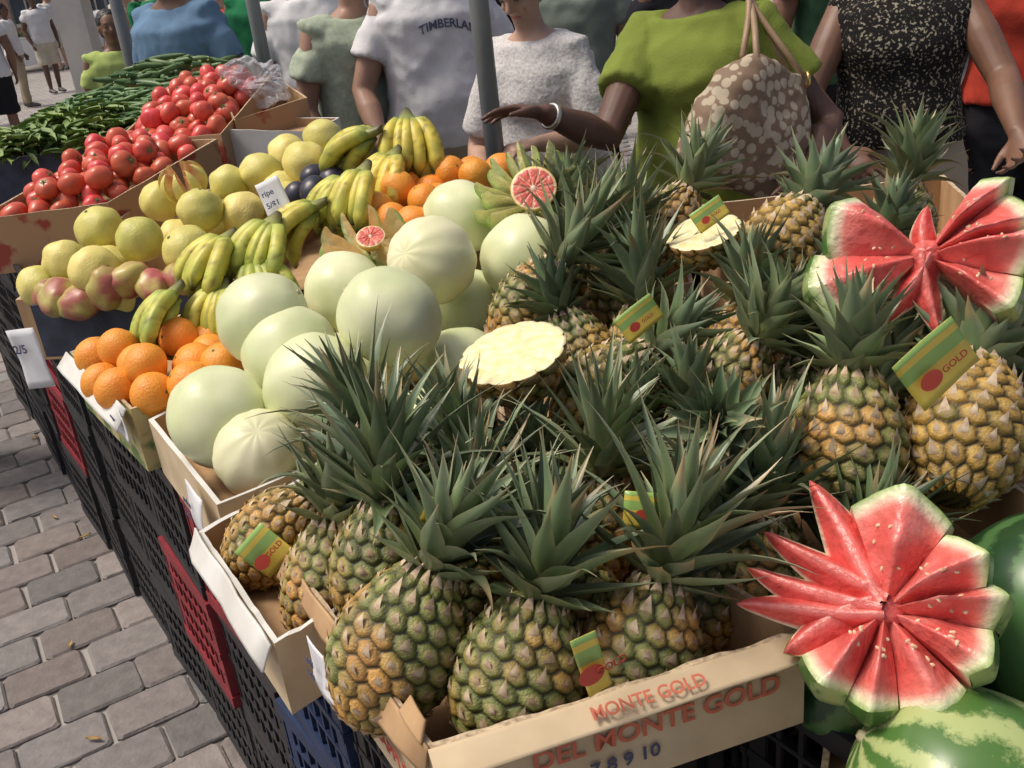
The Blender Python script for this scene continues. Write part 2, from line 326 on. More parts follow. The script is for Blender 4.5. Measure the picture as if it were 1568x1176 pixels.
# ---------------- melon flowers ----------------
def lune(vs,fs,fm,cols,R,petals,stops,rough=.0025):
    nT=26;nF=9;nP=8
    def put(p,az,op,sc,c):
        p=p*sc;p=Matrix.Rotation(op,3,'Y')@p;p=Matrix.Rotation(az,3,'Z')@p;vs.append(p);cols.append(c)
    for az,hw,op,sc in petals:
        az=math.radians(az);hw=math.radians(hw);op=math.radians(op)
        for sgn in(-1,1):
            b=len(vs)
            for i in range(nT+1):
                th=math.pi*i/nT
                for f in range(nF+1):
                    q=f/nF;rad=math.hypot(q*math.sin(th),math.cos(th))
                    if th>1.6: rad=max(q,.0)+.15*abs(math.cos(th))*q
                    p=V((q*R*math.sin(th)*math.cos(hw),sgn*q*R*math.sin(th)*math.sin(hw),R-R*math.cos(th)))
                    if 0<f<nF: p+=V((0,sgn,0))*rough*noise.noise(p*55+V((az,0,0)))
                    if f==0: p.x-=.004+.006*noise.noise(V((az,th*2,0)))
                    thr=rad+.03*noise.noise(p*30)
                    put(p,az,op,sc,ramp(stops,thr))
            for i in range(nT):
                for f in range(nF):
                    a=b+i*(nF+1)+f;q=[a,a+1,a+nF+2,a+nF+1];fs.append(q if sgn<0 else q[::-1]);fm.append(0)
        b=len(vs)
        for i in range(nT+1):
            th=math.pi*i/nT
            for k in range(nP+1):
                ph=-hw+2*hw*k/nP
                put(V((R*math.sin(th)*math.cos(ph),R*math.sin(th)*math.sin(ph),R-R*math.cos(th))),az,op,sc,stops[-1][1])
        for i in range(nT):
            for k in range(nP):
                a=b+i*(nP+1)+k;fs.append([a,a+1,a+nP+2,a+nP+1]);fm.append(1)
# a run of melon wedges: every wedge is a solid block with its own width, ridge, height, reach and tilt
def wedges(vs,fs,fm,cols,R,a0,a1,n,stops,zr=.72,amp=.036,seed=1,pit=.02):
    rnd=random.Random(seed);ws=[rnd.uniform(.65,1.45) for _ in range(n)];tot=sum(ws);cur=math.radians(a0);nr=16;m=12
    for wi in range(n):
        span=math.radians(a1-a0)*ws[wi]/tot;s0=cur;s1=cur+span;cur=s1
        rp=rnd.uniform(.2,.75);ah=amp*rnd.uniform(.7,1.25);reach=rnd.uniform(.93,1.1);up=rnd.uniform(-.014,.018);sk=rnd.uniform(-.3,.3)
        b=len(vs)
        for j in range(nr+1):
            q=j/nr
            for i in range(m+1):
                w=i/m;a=s0+(s1-s0)*w+sk*q*q*.25
                rd=(w/rp if w<rp else (1-w)/(1-rp))
                Rr=R*reach*(1-.10*(1-rd)*q)
                z=R*zr-pit*(1-q)**1.3+ah*rd*min(1,q*2.2)*(1-.45*q)+up*q
                p=V((Rr*q*math.cos(a),Rr*q*math.sin(a),z))
                p.z+=.005*noise.noise(p*38+V((seed*3,wi,0)))+.002*noise.noise(p*110)
                vs.append(p);cc=ramp(stops,q+.03*noise.noise(p*26+V((seed,0,0))))
                if q<.8: cc=lerp3(cc,(.8,.3,.26),max(0,noise.noise(p*30+V((0,wi*3,5))))*.9)
                cols.append(cc)
                if rnd.random()<.012 and .25<q<.75:
                    sd_=len(vs);
        for j in range(nr):
            for i in range(m):
                p=b+j*(m+1)+i;fs.append([p,p+m+1,p+m+2,p+1]);fm.append(0)
        # a few pale seeds lying in the cut face
        for _ in range(5):
            j=rnd.randint(5,11);i=rnd.randint(2,m-2);c=vs[b+j*(m+1)+i].copy();a=rnd.uniform(0,3.1);e=len(vs)
            for k in range(6):
                t=k*math.pi/3;u=V((math.cos(t)*.0034,math.sin(t)*.0019,0));vs.append(c+V((u.x*math.cos(a)-u.y*math.sin(a),u.x*math.sin(a)+u.y*math.cos(a),.0006)));cols.append((.3,.15,.06))
            vs.append(c+V((0,0,.0022)));cols.append((.75,.5,.3))
            for k in range(6): fs.append([e+k,e+(k+1)%6,e+6]);fm.append(2)
        r0=b+nr*(m+1);b2=len(vs)
        for k in range(9):
            ph=k/8*math.pi/2
            for i in range(m+1):
                p=vs[r0+i];g=1+.22*math.sin(ph*2);vs.append(V((p.x*math.cos(ph)*g,p.y*math.cos(ph)*g,p.z*(1-math.sin(ph)))));cols.append((.2,.3,.1))
        for k in range(8):
            for i in range(m):
                p=b2+k*(m+1)+i;fs.append([p,p+m+1,p+m+2,p+1]);fm.append(1)
        for e in(0,m):
            top=[b+j*(m+1)+e for j in range(nr+1)];low=[]
            for j in range(nr+1):
                q=j/nr;src=vs[r0+e];a=math.acos(min(1,q));g=1+.22*math.sin(a*2)
                low.append(V((src.x*q*g if q<1 else src.x,src.y*q*g if q<1 else src.y,src.z*(1-math.sin(a)))))
            bw=len(vs);K=7
            for j in range(nr+1):
                for k in range(K+1):
                    f=k/K;tp=vs[top[j]];p=tp.lerp(low[j],f);vs.append(p);cols.append(ramp(stops,max(j/nr*(1-.1*f),f*f*.995)))
            for j in range(nr):
                for k in range(K):
                    p=bw+j*(K+1)+k;fs.append([p,p+1,p+K+2,p+K+1]);fm.append(0)
def core(vs,fs,fm,cols,z,r):
    b=len(vs);K=16;S=8
    for i in range(S+1):
        ph=math.pi*i/S
        for k in range(K):
            t=k*2*math.pi/K;d=V((math.sin(ph)*math.cos(t),math.sin(ph)*math.sin(t),math.cos(ph)*.7));vs.append(V((0,0,z))+d*r*(1+.35*noise.noise(d*3+V((z*50,0,0)))));cols.append((.68,.13,.11))
    for i in range(S):
        for k in range(K): fs.append([b+i*K+k,b+(i+1)*K+k,b+(i+1)*K+(k+1)%K,b+i*K+(k+1)%K]);fm.append(0)
def spike(vs,fs,fm,cols,az,ln,w,h,lift,zb):
    az=math.radians(az);d=V((math.cos(az),math.sin(az),0));s=V((-d.y,d.x,0));S=16;b=len(vs);red=(.66,.1,.085);pk=(.74,.2,.17)
    for i in range(S+1):
        t=i/S;p=d*(.002+ln*t)+V((0,0,zb+lift*t*t))+s*(.008*math.sin(t*2.4+az*5));ww=w*(1-t)**.68*(.6+.5*min(1,t*2.5))+.0006;hh=h*(1-t)**.6
        jr=.005*noise.noise(p*45);rx=.25*math.sin(az*7)
        for x,y,c in((-1,0,(.7,.68,.45)),(-.9,.1,(.74,.42,.32)),(-.8,.2,red),(-.4+rx*.5,.62,red),(rx,1,pk),(.35+rx*.5,.62,red),(.8,.2,red),(.9,.1,(.74,.42,.32)),(1,0,(.7,.68,.45)),(1,0,(.3,.4,.12)),(0,-.7,(.1,.2,.04)),(-1,0,(.3,.4,.12))):
            vs.append(p+s*(ww*x)+V((0,0,hh*y+(jr if 0<y<1 else 0))));cols.append(c)
    for i in range(S):
        for k in range(12):
            if k in(8,11): continue
            a=b+i*12+k;fs.append([a,a+1,a+13,a+12]);fm.append(0 if k<8 else 1)
def fin_flower(name,g,pos,axis,rind,xax=(1,0,0)):
    vs,fs,fm,cols=g;me=mk(name+'_mesh',vs,fs,[m_flesh,rind,m_seed],fm,True,cols);return obj(name,me,pos,frame(axis,xax))
def flower(name,pos,axis,R,petals,stops,rind,xax=(1,0,0)):
    g=([],[],[],[]);lune(*g,R,petals,stops);return fin_flower(name,g,pos,axis,rind,xax)
def wm_rind(name,dark,light,n):
    m=M(name,light,rough=.3);nt=m.node_tree;N=nt.nodes;L=nt.links;b=N['Principled BSDF']
    tc=N.new('ShaderNodeTexCoord');sx=N.new('ShaderNodeSeparateXYZ');L.new(tc.outputs['Object'],sx.inputs[0])
    at=N.new('ShaderNodeMath');at.operation='ARCTAN2';L.new(sx.outputs[1],at.inputs[0]);L.new(sx.outputs[0],at.inputs[1])
    nz=N.new('ShaderNodeTexNoise');nz.inputs['Scale'].default_value=26;nz.inputs['Detail'].default_value=6;nz.inputs['Roughness'].default_value=.75;L.new(tc.outputs['Object'],nz.inputs['Vector'])
    ml=N.new('ShaderNodeMath');ml.operation='MULTIPLY';ml.inputs[1].default_value=n;L.new(at.outputs[0],ml.inputs[0])
    m2=N.new('ShaderNodeMath');m2.operation='MULTIPLY_ADD';m2.inputs[1].default_value=8;L.new(nz.outputs['Fac'],m2.inputs[0]);L.new(ml.outputs[0],m2.inputs[2])
    sn=N.new('ShaderNodeMath');sn.operation='SINE';L.new(m2.outputs[0],sn.inputs[0])
    r=N.new('ShaderNodeValToRGB');e=r.color_ramp.elements;e[0].position=.35;e[0].color=(*dark,1);e[1].position=.85;e[1].color=(*light,1)
    mr=N.new('ShaderNodeMapRange');mr.inputs[1].default_value=-1;L.new(sn.outputs[0],mr.inputs[0]);L.new(mr.outputs[0],r.inputs[0])
    L.new(r.outputs[0],b.inputs['Base Color']);return m
m_wr=wm_rind('striped_watermelon_rind',(.07,.16,.035),(.38,.45,.18),9)
m_wd=wm_rind('dark_watermelon_rind',(.018,.055,.018),(.07,.16,.05),9)
wms=[(0,(.74,.22,.19)),(.25,(.68,.13,.11)),(.55,(.64,.1,.085)),(.8,(.7,.15,.12)),(.86,(.77,.38,.3)),(.905,(.78,.75,.52)),(.965,(.6,.66,.36)),(1,(.24,.36,.1))]
g=([],[],[],[])
wedges(*g,.112,-158,92,7,wms,zr=.72,amp=.05,seed=4,pit=.012);core(*g,.07,.02)
for az,ln,w,h in((106,.155,.038,.056),(130,.142,.029,.054),(150,.142,.028,.052),(170,.146,.031,.05),(192,.11,.036,.044)): spike(*g,az,ln,w,h,.03,.045)
fin_flower('cut_watermelon',g,cm(37,84,91),(-.26,-.55,.8),m_wr)
g=([],[],[],[])
wedges(*g,.142,122,212,2,wms,zr=.5,amp=.045,seed=9,pit=.015)
wedges(*g,.136,-62,48,4,wms,zr=.5,amp=.055,seed=12,pit=.015);core(*g,.06,.02)
for az,ln,w,h in((-95,.11,.026,.044),(-128,.1,.026,.044),(72,.07,.022,.035)): spike(*g,az,ln,w,h,.01,.04)
fin_flower('cut_watermelon',g,cm(58,126,116),(-.36,-.72,.6),m_wr)
gst=[(0,(.78,.74,.42)),(.6,(.72,.75,.42)),(.85,(.6,.7,.32)),(1,(.36,.54,.16))]
flower('carved_melon',cm(9,199,113),(-.1,-.8,.6),.06,[(i*30+8,11,68,1.1) for i in range(12)]+[(i*30+23,9,52,1.0) for i in range(12)],gst,m_rindp)
flower('carved_melon',cm(-26,197,106),(-.1,-.35,.93),.057,[(i*40,12,46,1.) for i in range(9)],[(0,(.8,.55,.25)),(.5,(.8,.65,.35)),(.8,(.7,.74,.4)),(1,(.4,.58,.18))],m_rindp)
flower('carved_pomelo',cm(-77,254,112),(-.1,-.3,.95),.045,[(i*45,17,22,1.) for i in range(8)],[(0,(.7,.3,.12)),(.6,(.75,.6,.3)),(1,(.7,.55,.12))],m_yel)
def gf(name,pos,axis,R):
    vs=[];fs=[];cols=[];K=88;nr=14
    for j in range(nr+1):
        q=j/nr
        for k in range(K):
            a=2*math.pi*k/K;mem=abs(math.sin(5.5*a));w=mem*q
            c=lerp3((.8,.5,.36),(.66,.13,.09),sm((w-.06)/.12)) 
            if q>.86: c=lerp3(c,(.8,.68,.42),sm((q-.86)/.04))
            if q>.97: c=(.72,.5,.12)
            if q<.1: c=(.78,.6,.45)
            vs.append(V((R*q*math.cos(a),R*q*math.sin(a),(.003*sm((w-.08)/.15) if q<.86 else .001)+(.004 if q<.1 else 0))));cols.append(c)
    for j in range(1,8):
        ph=j/7*math.pi/2
        for k in range(K):
            a=2*math.pi*k/K;vs.append(V((R*math.cos(ph)*math.cos(a),R*math.cos(ph)*math.sin(a),-R*math.sin(ph))));cols.append((.72,.45,.1))
    for j in range(nr+7):
        for k in range(K): fs.append([j*K+k,(j+1)*K+k,(j+1)*K+(k+1)%K,j*K+(k+1)%K])
    obj(name,mk(name+'_mesh',vs,fs,[m_flesh],None,True,cols),pos,frame(axis))
gf('cut_grapefruit',cm(8.6,192,118),(-.1,-.8,.6),.046)
gf('cut_grapefruit',cm(-25,194,111.5),(0,-.5,.85),.03)
wm=sph('watermelon_mesh',.12,m_wr,sz=1.08,seed=21,dent=.02,lump=.02,seg=64,rings=40,stem=(m_scar,.006,.004));wd=sph('dark_watermelon_mesh',.12,m_wd,sz=1.05,seed=22,seg=64,rings=40,stem=(m_scar,.006,.004))
obj('striped_watermelon',wm,cm(40,68.5,81),frame((-.9,.5,.55)),.95)
obj('dark_green_watermelon',wd,cm(57,86,87),frame((.3,.5,1)),1.0)
obj('striped_watermelon',wm,cm(64,72,82),frame((.8,.2,.5)),.95)
obj('dark_green_watermelon',wd,cm(37,90,80.5),frame((.8,.2,.5)),.8)
# ---------------- vegetable piles ----------------
def pile(name,c4,zs,n,mat,ln,r,curv=.3,h=.06):
    vs=[];fs=[];P=[V((c4[i][0]/100,c4[i][1]/100,zs[i]/100)) for i in range(4)];K=8;S=8
    for _ in range(n):
        u,v=random.random(),random.random();c=(P[0]*(1-u)+P[1]*u)*(1-v)+(P[3]*(1-u)+P[2]*u)*v
        hh=h*(1-(2*u-1)**2)*(1-(2*v-1)**2);c.z+=random.random()*hh+random.uniform(0,.02)
        a=random.uniform(0,6.28);d=V((math.cos(a),math.sin(a),random.uniform(-.25,.25)));sd=V((-d.y,d.x,0)).normalized();up=d.cross(sd)
        l=ln*random.uniform(.7,1.25);cu=random.uniform(-curv,curv);b=len(vs)
        for i in range(S+1):
            t=i/S;q=r*(math.sin(math.pi*(.06+.9*t))**.55)*(1-.35*t);p=c+d*l*(t-.5)+sd*cu*l*(t-.5)**2*2
            for k in range(K): an=k*2*math.pi/K;vs.append(p+sd*q*math.cos(an)+up*q*math.sin(an))
        for i in range(S):
            for k in range(K): fs.append([b+i*K+k,b+i*K+(k+1)%K,b+(i+1)*K+(k+1)%K,b+(i+1)*K+k])
        fs.append([b+k for k in range(K)]);fs.append([b+S*K+k for k in range(K)])
    obj(name,mk(name+'_mesh',vs,fs,[mat]))
pile('green_pepper_pile',[(-172,385),(-128,375),(-126,440),(-175,440)],(116,116,120,120),420,m_pep,.09,.011,h=.07)
pile('cucumber_pile',[(-165,447),(-122,447),(-118,500),(-165,500)],(121,121,125,125),110,m_cuc,.15,.016,h=.08)
def leaves(name,n,fpos,l0,l1,mat,flat=1.):
    vs=[];fs=[]
    for _ in range(n):
        c=fpos()
        a=random.uniform(0,6.28);d=V((math.cos(a),math.sin(a),random.uniform(-.2,.7)*flat)).normalized();s=V((-d.y,d.x,0)).normalized();nn=d.cross(s);l=random.uniform(l0,l1);w=l*random.uniform(.25,.45);b=len(vs)
        for i in range(5):
            t=i/4;p=c+d*l*t-nn*l*.35*t*t*flat
            for x in(-1,0,1): vs.append(p+s*x*w*math.sin(math.pi*(.1+.85*t))*.5+V((0,0,1))*(.12*l*abs(x)+.006*noise.noise(p*90+V((x,0,0)))*flat))
        for i in range(4):
            for x in(0,1): q=b+i*3+x;fs.append([q,q+1,q+4,q+3])
    obj(name,mk(name+'_mesh',vs,fs,[mat]))
def fp_():
    u,v=random.random(),random.random();return V((-1.74+u*.44,3.42+v*.5,1.12+.1*random.random()*(1-(2*u-1)**2)+.03*v))
leaves('leafy_greens',640,fp_,.05,.1,m_greens)
m_litter=M('dry_leaf',(.42,.3,.1),(.25,.14,.05),scale=30,rough=.8)
leaves('fallen_leaves',34,lambda:V((random.uniform(-2.4,-.5),random.uniform(1.2,4.5),.004)),.02,.05,m_litter,.0)
# ---------------- cartons ----------------
def carton(name,c4,z0,zt,mat,fl,rim=m_edge,th=.007,torn=.0,n=14,parent=None):
    C=[V((x/100,y/100,0)) for x,y in c4];cen=sum(C,V((0,0,0)))/4
    I=[c+(cen-c).normalized()*th*1.5 for c in C]
    vs=[];fs=[];fm=[];O=[];N4=4*n
    for k in range(4):
        for i in range(n):
            t=i/n;o=C[k].lerp(C[(k+1)%4],t);q=I[k].lerp(I[(k+1)%4],t);z=(zt[k]+(zt[(k+1)%4]-zt[k])*t)/100
            nrm=(q-o);bow=math.sin(math.pi*t)*.03*noise.noise(V((k*3.3,z0*.7,t)))
            z+=-abs(noise.noise(V((t*9,k*7.1+z0,.3))))*torn+ .002*noise.noise(V((t*5,k*1.3,z0*.3)))
            O.append((o+nrm*bow,q+nrm*bow,z))
    for o,q,z in O: vs.append(V((o.x,o.y,z0/100)))
    for o,q,z in O: vs.append(V((o.x,o.y,z)))
    for o,q,z in O: vs.append(V((q.x,q.y,z-.0005)))
    for o,q,z in O: vs.append(V((q.x,q.y,fl/100)))
    for r in range(3):
        for i in range(N4):
            j=(i+1)%N4;fs.append([r*N4+i,r*N4+j,(r+1)*N4+j,(r+1)*N4+i]);fm.append(1 if r==1 else (2 if r==2 else 0))
    fs.append([3*N4+i for i in range(N4)]);fm.append(2);fs.append([i for i in range(N4)][::-1]);fm.append(0)
    return obj(name,mk(name+'_mesh',vs,fs,[mat,rim,m_kraft],fm,False),parent=parent)
def text(s,o,xd,yd,size,mat,parent=None,name='lettering'):
    c=bpy.data.curves.new(name,'FONT');c.body=s;c.size=size;c.extrude=.0003;c.offset=size*.018;c.materials.append(mat)
    x=V(xd).normalized();y=V(yd);y=(y-x*y.dot(x)).normalized();z=x.cross(y)
    t=bpy.data.objects.new(name,c);COL.objects.link(t);t.matrix_world=Matrix.Translation(V(o)+z*.0012)@Matrix((x,y,z)).transposed().to_4x4()
    if parent:t.parent=parent
    return t
def panel(name,pts,mat,th=.003,parent=None,n=8,wob=.003,mats=None):
    a,b,c,d=[V(p) for p in pts];nn=(b-a).cross(d-a).normalized();vs=[];fs=[]
    for s in(0,1):
        for j in range(n+1):
            for i in range(n+1):
                u=i/n;v=j/n;p=(a*(1-u)+b*u)*(1-v)+(d*(1-u)+c*u)*v
                p=p+nn*(wob*noise.noise(p*14)*2 + s*th);vs.append(p)
    m=(n+1)**2;fm=[]
    for j in range(n):
        for i in range(n):
            q=j*(n+1)+i;fs.append([q,q+n+1,q+n+2,q+1]);fs.append([m+q,m+q+1,m+q+n+2,m+q+n+1]);k=0 if not mats else int(j/n*len(mats));fm+=[k,k]
    for i in range(n):
        for q0,q1 in((i,i+1),(n*(n+1)+i+1,n*(n+1)+i),((i+1)*(n+1),i*(n+1)),(i*(n+1)+n,(i+1)*(n+1)+n)): fs.append([q0,q1,m+q1,m+q0]);fm.append(0)
    return obj(name,mk(name+'_mesh',vs,fs,mats or [mat],fm,True),parent=parent)
E=empty('pineapple_carton')
c1=[(-12,72),(28,83),(8,121),(-32,109)]
carton('tray',c1,80,(93,93,92,93),m_cream,80.8,torn=.014,n=22,parent=E)
A=cm(-12,72,93);B=cm(28,83,93);xd=(B-A).normalized();out=xd.cross(V((0,0,1)));Bk=cm(-32,109,93)
panel('flap',[A+out*.001-V((0,0,.001)),B+out*.001-V((0,0,.001)),B+out*.03-V((0,0,.014)),A+out*.036-V((0,0,.014))],m_cream,parent=E,wob=.002)
fd=(out*.03-V((0,0,.014))).normalized()
text('MONTE GOLD',A+xd*.16+out*.027-V((0,0,.0055)),xd,-fd,.019,m_orink,E)
text('DEL MONTE GOLD',A+xd*.1+out*.002-V((0,0,.07)),xd,(0,0,1),.033,m_orink,E)
text('7 8 9 10',A+xd*.16+out*.002-V((0,0,.102)),xd,(0,0,1),.024,m_navy,E)
ld=(Bk-A).normalized();lo=ld.cross(V((0,0,1)))*-1
text('DEL MONTE GOLD  PINEAPPLE',Bk+lo*.0045-V((0,0,.09)),-ld,(0,0,1),.026,m_redink,E)
panel('flap',[Bk-lo*.001,A-lo*.001,A+lo*.012-V((0,0,.03)),Bk+lo*.012-V((0,0,.03))],m_kraft,parent=E,wob=.006)
panel('torn_corner',[cm(-12.6,72.5,93),cm(-15,77,93.4),cm(-14,77.5,95),cm(-12,74,94.6)],m_kraft,parent=E,wob=.006)
E=empty('pineapple_carton')
carton('tray',[(-31,93.5),(-13,110),(-16,148),(-47,121)],80,(91,90,92,91),m_cream,84,rim=m_white,torn=.01,parent=E)
panel('flap',[cm(-31,93,91),cm(-47,121,91.5),cm(-48.5,120,88.5),cm(-32.5,92,88)],m_white,parent=E,wob=.004)
carton('honeydew_carton',[(-45,126),(-13,150),(-8,215),(-66,162)],80,(92,91,98,91),m_cream,86,rim=m_white)
E=empty('orange_carton')
carton('tray',[(-69,163),(-44,180),(-68,216),(-93,198)],80,(93,93,94,93),m_grnbox,86,parent=E)
panel('flap',[cm(-69.5,163,93),cm(-93.5,198,93),cm(-96,197,90),cm(-72,161.5,89.5)],m_white,parent=E)
E=empty('mango_carton')
carton('tray',[(-110,222),(-64,213),(-56,252),(-104,262)],84,(97,98,99,98),m_dkbox,91,rim=m_dkbox,parent=E)
text('mango',cm(-86,217,90),(46,-9,0),(0,0,1),.045,m_redink,E)
carton('pomelo_carton',[(-118,232),(-58,221),(-40,292),(-104,296)],80,(96,98,108,104),m_kraft,92)
carton('tomato_carton',[(-148,282),(-109,282),(-84,319),(-126,342)],90,(106.5,107,116,115),m_tombox,101)
carton('tomato_carton',[(-126,344),(-83,321),(-77,390),(-116,402)],90,(115,117,127,126),m_tombox,109)
carton('tomato_carton',[(-81,334),(-60,358),(-74,392),(-95,380)],98,(119,121,124,124),m_tombox,112)
carton('pepper_carton',[(-176,344),(-128,344),(-122,442),(-178,444)],95,(114,114,120,120),m_dkbox,110)
carton('cucumber_carton',[(-168,446),(-120,444),(-114,505),(-168,505)],95,(121,121,126,126),m_dkbox,115)
carton('white_carton',[(-84,330),(-55,325),(-49,350),(-76,356)],84,(117,114,114,116),m_white,112,rim=m_white)
carton('banana_carton',[(-56,204),(-18,206),(-6,250),(-50,262)],80,(98,100,108,106),m_dkbox,96)
carton('orange_carton',[(-30,206),(-4,210),(8,246),(-22,252)],80,(104,104,110,109),m_kraft,102)
carton('pineapple_carton',[(-2,128),(40,133),(34,170),(-4,168)],80,(97,96,100,100),m_kraft,88,torn=.01)
carton('pineapple_carton',[(32,86),(66,98),(52,132),(22,120)],80,(90,93,95,93),m_kraft,85)
carton('pineapple_carton',[(-2,172),(36,174),(40,212),(0,214)],80,(101,101,105,105),m_cream,92)
carton('pineapple_carton',[(44,134),(84,140),(84,178),(40,172)],80,(98,98,101,101),m_kraft,88)
carton('pineapple_carton',[(44,178),(98,180),(102,216),(46,214)],80,(102,102,105,105),m_kraft,92)
E=empty('watermelon_carton')
carton('tray',[(60,96),(96,112),(84,140),(54,128)],80,(96,97,97,96),m_kraft,84,parent=E)
text('MONTE',cm(64,97,89),(36,16,0),(0,0,1),.05,m_redink,E)
for a in [((14,117),(22,106),98),((24,128),(30,119),100),((-20,112),(-27,108),94)]:
    panel('cardboard_flap',[cm(*a[0],a[2]),cm(*a[1],a[2]),cm(*a[1],a[2]-8),cm(*a[0],a[2]-8)],m_kraft,wob=.008)
# ---------------- crates ----------------
def crate_mesh(name,mat,W=.325,H=.262):
    vs=[];fs=[];t=.012
    for s in(-1,1):
        for ax in(0,1):
            LW=W if ax==0 else W-2*t
            def bx(u,z,su,sz,st):
                c=(u,s*(W/2-t/2),z) if ax==0 else (s*(W/2-t/2),u,z)
                d=(su,st,sz) if ax==0 else (st,su,sz);box_geo(vs,fs,c,*d)
            bx(0,.014,LW,.028,t);bx(0,H-.018,LW,.032,t);bx(0,H*.5,LW,.014,t-.003);bx(0,H*.3,LW-.01,.007,t-.004)
            bx(0,H*.7,LW-.01,.007,t-.004)
            for i in range(9):
                u=(i-4)/8*(LW-.03);bx(u,H/2,.026 if i in(0,8) else .007,H-.06,t-.006)
    for i in range(8):
        box_geo(vs,fs,((i-3.5)*.037,0,.008),.008,W-.03,.006);box_geo(vs,fs,(0,(i-3.5)*.037,.015),W-.03,.008,.005)
    return mk(name,vs,fs,[mat],None,False)
cr=[crate_mesh('milk_crate_mesh',m) for m in(m_crk,m_crr,m_crb)]
D=V((-.533,.846,0));Ee=V((.846,.533,0));AA=V((-.105,.735,0));ang=math.atan2(Ee.y,Ee.x)
for i in range(13):
    for j in range(4):
        for l in range(3+(1 if i>=7 else 0)):
            m=0
            if j==0:
                if i==2 and l==2: m=1
                if i==3 and l in(1,): m=1
                if i==1 and l>=1: m=2
                if i==7 and l in(1,2): m=1
            p=AA+D*(.165+.332*i)+Ee*(.175+.332*j)
            obj('milk_crate',cr[m],(p.x+random.uniform(-.01,.01),p.y+random.uniform(-.008,.008),.2645*l+.002),(0,0,ang+random.uniform(-.045,.045)),(1,1,.5 if l==3 else 1))
for e,s in((.56,-.17),(.9,-.17),(.56,-.505)):
    for l in range(3 if s>-.4 else 2):
        p=AA+D*s+Ee*e;obj('milk_crate',cr[0],(p.x,p.y,.2645*l+.002),(0,0,ang))
carton('watermelon_carton',[(20,60),(58,50),(84,88),(38,100)],53.5,(74,74,76,77),m_kraft,72)
# ---------------- cards / tags ----------------
m_card=M('card_paper',(.74,.75,.76),(.66,.67,.68),rough=.6)
def card(c,w,h,xd,yd,txt):
    e=empty('price_card');c=cm(*c);x=V(xd).normalized();y=V(yd);y=(y-x*y.dot(x)).normalized()
    panel('card',[c-x*w/2-y*h/2,c+x*w/2-y*h/2,c+x*w/2+y*h/2,c-x*w/2+y*h/2],m_card,th=.001,parent=e,wob=.005)
    z=x.cross(y)
    for i,ln in enumerate(txt): text(ln,c-x*w*.36+y*h*(.12-.3*i)+z*.008,x,y,h*.2,m_navy,e)
card((-105,205,90),.075,.14,(.9,-.3,.1),(0,0,1),['2/5',''])
card((-72,164,90),.09,.05,(-D),(.15,0,1),['oranges','4 / $1'])
card((-50,131,88.5),.09,.075,(-D),(.1,0,1),['melon','2.50'])
card((-24.5,88,90),.08,.06,(-D),(.1,0,1),['gold','3.00'])
card((-48,219,116),.06,.09,(.95,.0,.3),(-.3,.3,1),['ripe','5/$1'])
def tag(c,w,h,xd,yd):
    w*=1.2;h*=1.3
    c=cm(*c);x=V(xd).normalized();y=V(yd);y=(y-x*y.dot(x)).normalized();e=empty('fruit_label_tag')
    panel('tag',[c-x*w/2-y*h/2,c+x*w/2-y*h/2,c+x*w/2+y*h/2,c-x*w/2+y*h/2],None,th=.0006,parent=e,wob=.005,mats=[m_ty,m_ty,m_ty,m_ty,m_tg,m_tg,m_ty,m_tg])
    z=x.cross(y);vs=[]
    for k in range(20): vs.append(c+z*.008-x*w*.2+x*h*.2*math.cos(k*.314)-y*h*.1+y*h*.16*math.sin(k*.314))
    obj('seal',mk('seal',vs,[list(range(20))],[m_tr]),parent=e)
    text('GOLD',c+z*.008-x*w*.02-y*h*.15,x,y,h*.17,m_redink,e)
tag((19,130,112),.055,.032,(1,.3,.5),(-.2,.2,1));tag((47,98,115),.07,.055,(1,.2,.7),(-.5,0,.9));tag((-9,94.5,105),.045,.024,(.8,.1,-.5),(.4,.2,.8))
tag((14,93.5,103),.055,.032,(1,0,-.2),(.1,.3,.9));tag((-34.5,109.5,93.5),.045,.045,(.7,.2,.6),(-.6,.1,.7));tag((4.5,75,98.5),.022,.055,(1,.4,.2),(.2,.1,1));tag((35,155,119),.05,.028,(1,.2,.5),(-.3,.3,1))
# ---------------- people ----------------
def bring(bm,rings):
    R=[[bm.verts.new(p) for p in r] for r in rings];n=len(R[0])
    for a,b in zip(R,R[1:]):
        for k in range(n): bm.faces.new((a[k],a[(k+1)%n],b[(k+1)%n],b[k]))
    bm.faces.new(R[0][::-1]);bm.faces.new(R[-1])
def ering(c,ax,ay,rx,ry,n=20,pw=1.):
    o=[]
    for k in range(n):
        a=2*math.pi*k/n;cx,cy=math.cos(a),math.sin(a);o.append(V(c)+V(ax)*rx*math.copysign(abs(cx)**pw,cx)+V(ay)*ry*math.copysign(abs(cy)**pw,cy))
    return o
def limb(bm,pts,rads,n=14,ref=None):
    pts=[V(p) for p in pts];rings=[]
    for i,p in enumerate(pts):
        t=(pts[min(i+1,len(pts)-1)]-pts[max(i-1,0)]).normalized()
        ref0=V(ref) if ref else (V((0,0,1)) if abs(t.z)<.8 else V((0,1,0)))
        ax=(ref0-t*ref0.dot(t)).normalized();ay=t.cross(ax);r=rads[i]
        if hasattr(r,'__len__'): rx,ry=r
        else: rx=ry=r
        rings.append(ering(p,ax,ay,rx,ry,n))
    bring(bm,rings)
def ball(bm,c,r,rot=None):
    r=(r,)*3 if not hasattr(r,'__len__') else r
    bmesh.ops.create_uvsphere(bm,u_segments=20,v_segments=14,radius=1,matrix=Matrix.Translation(V(c))@(rot.to_4x4() if rot else Matrix.Identity(4))@Matrix.Diagonal((*r,1)))
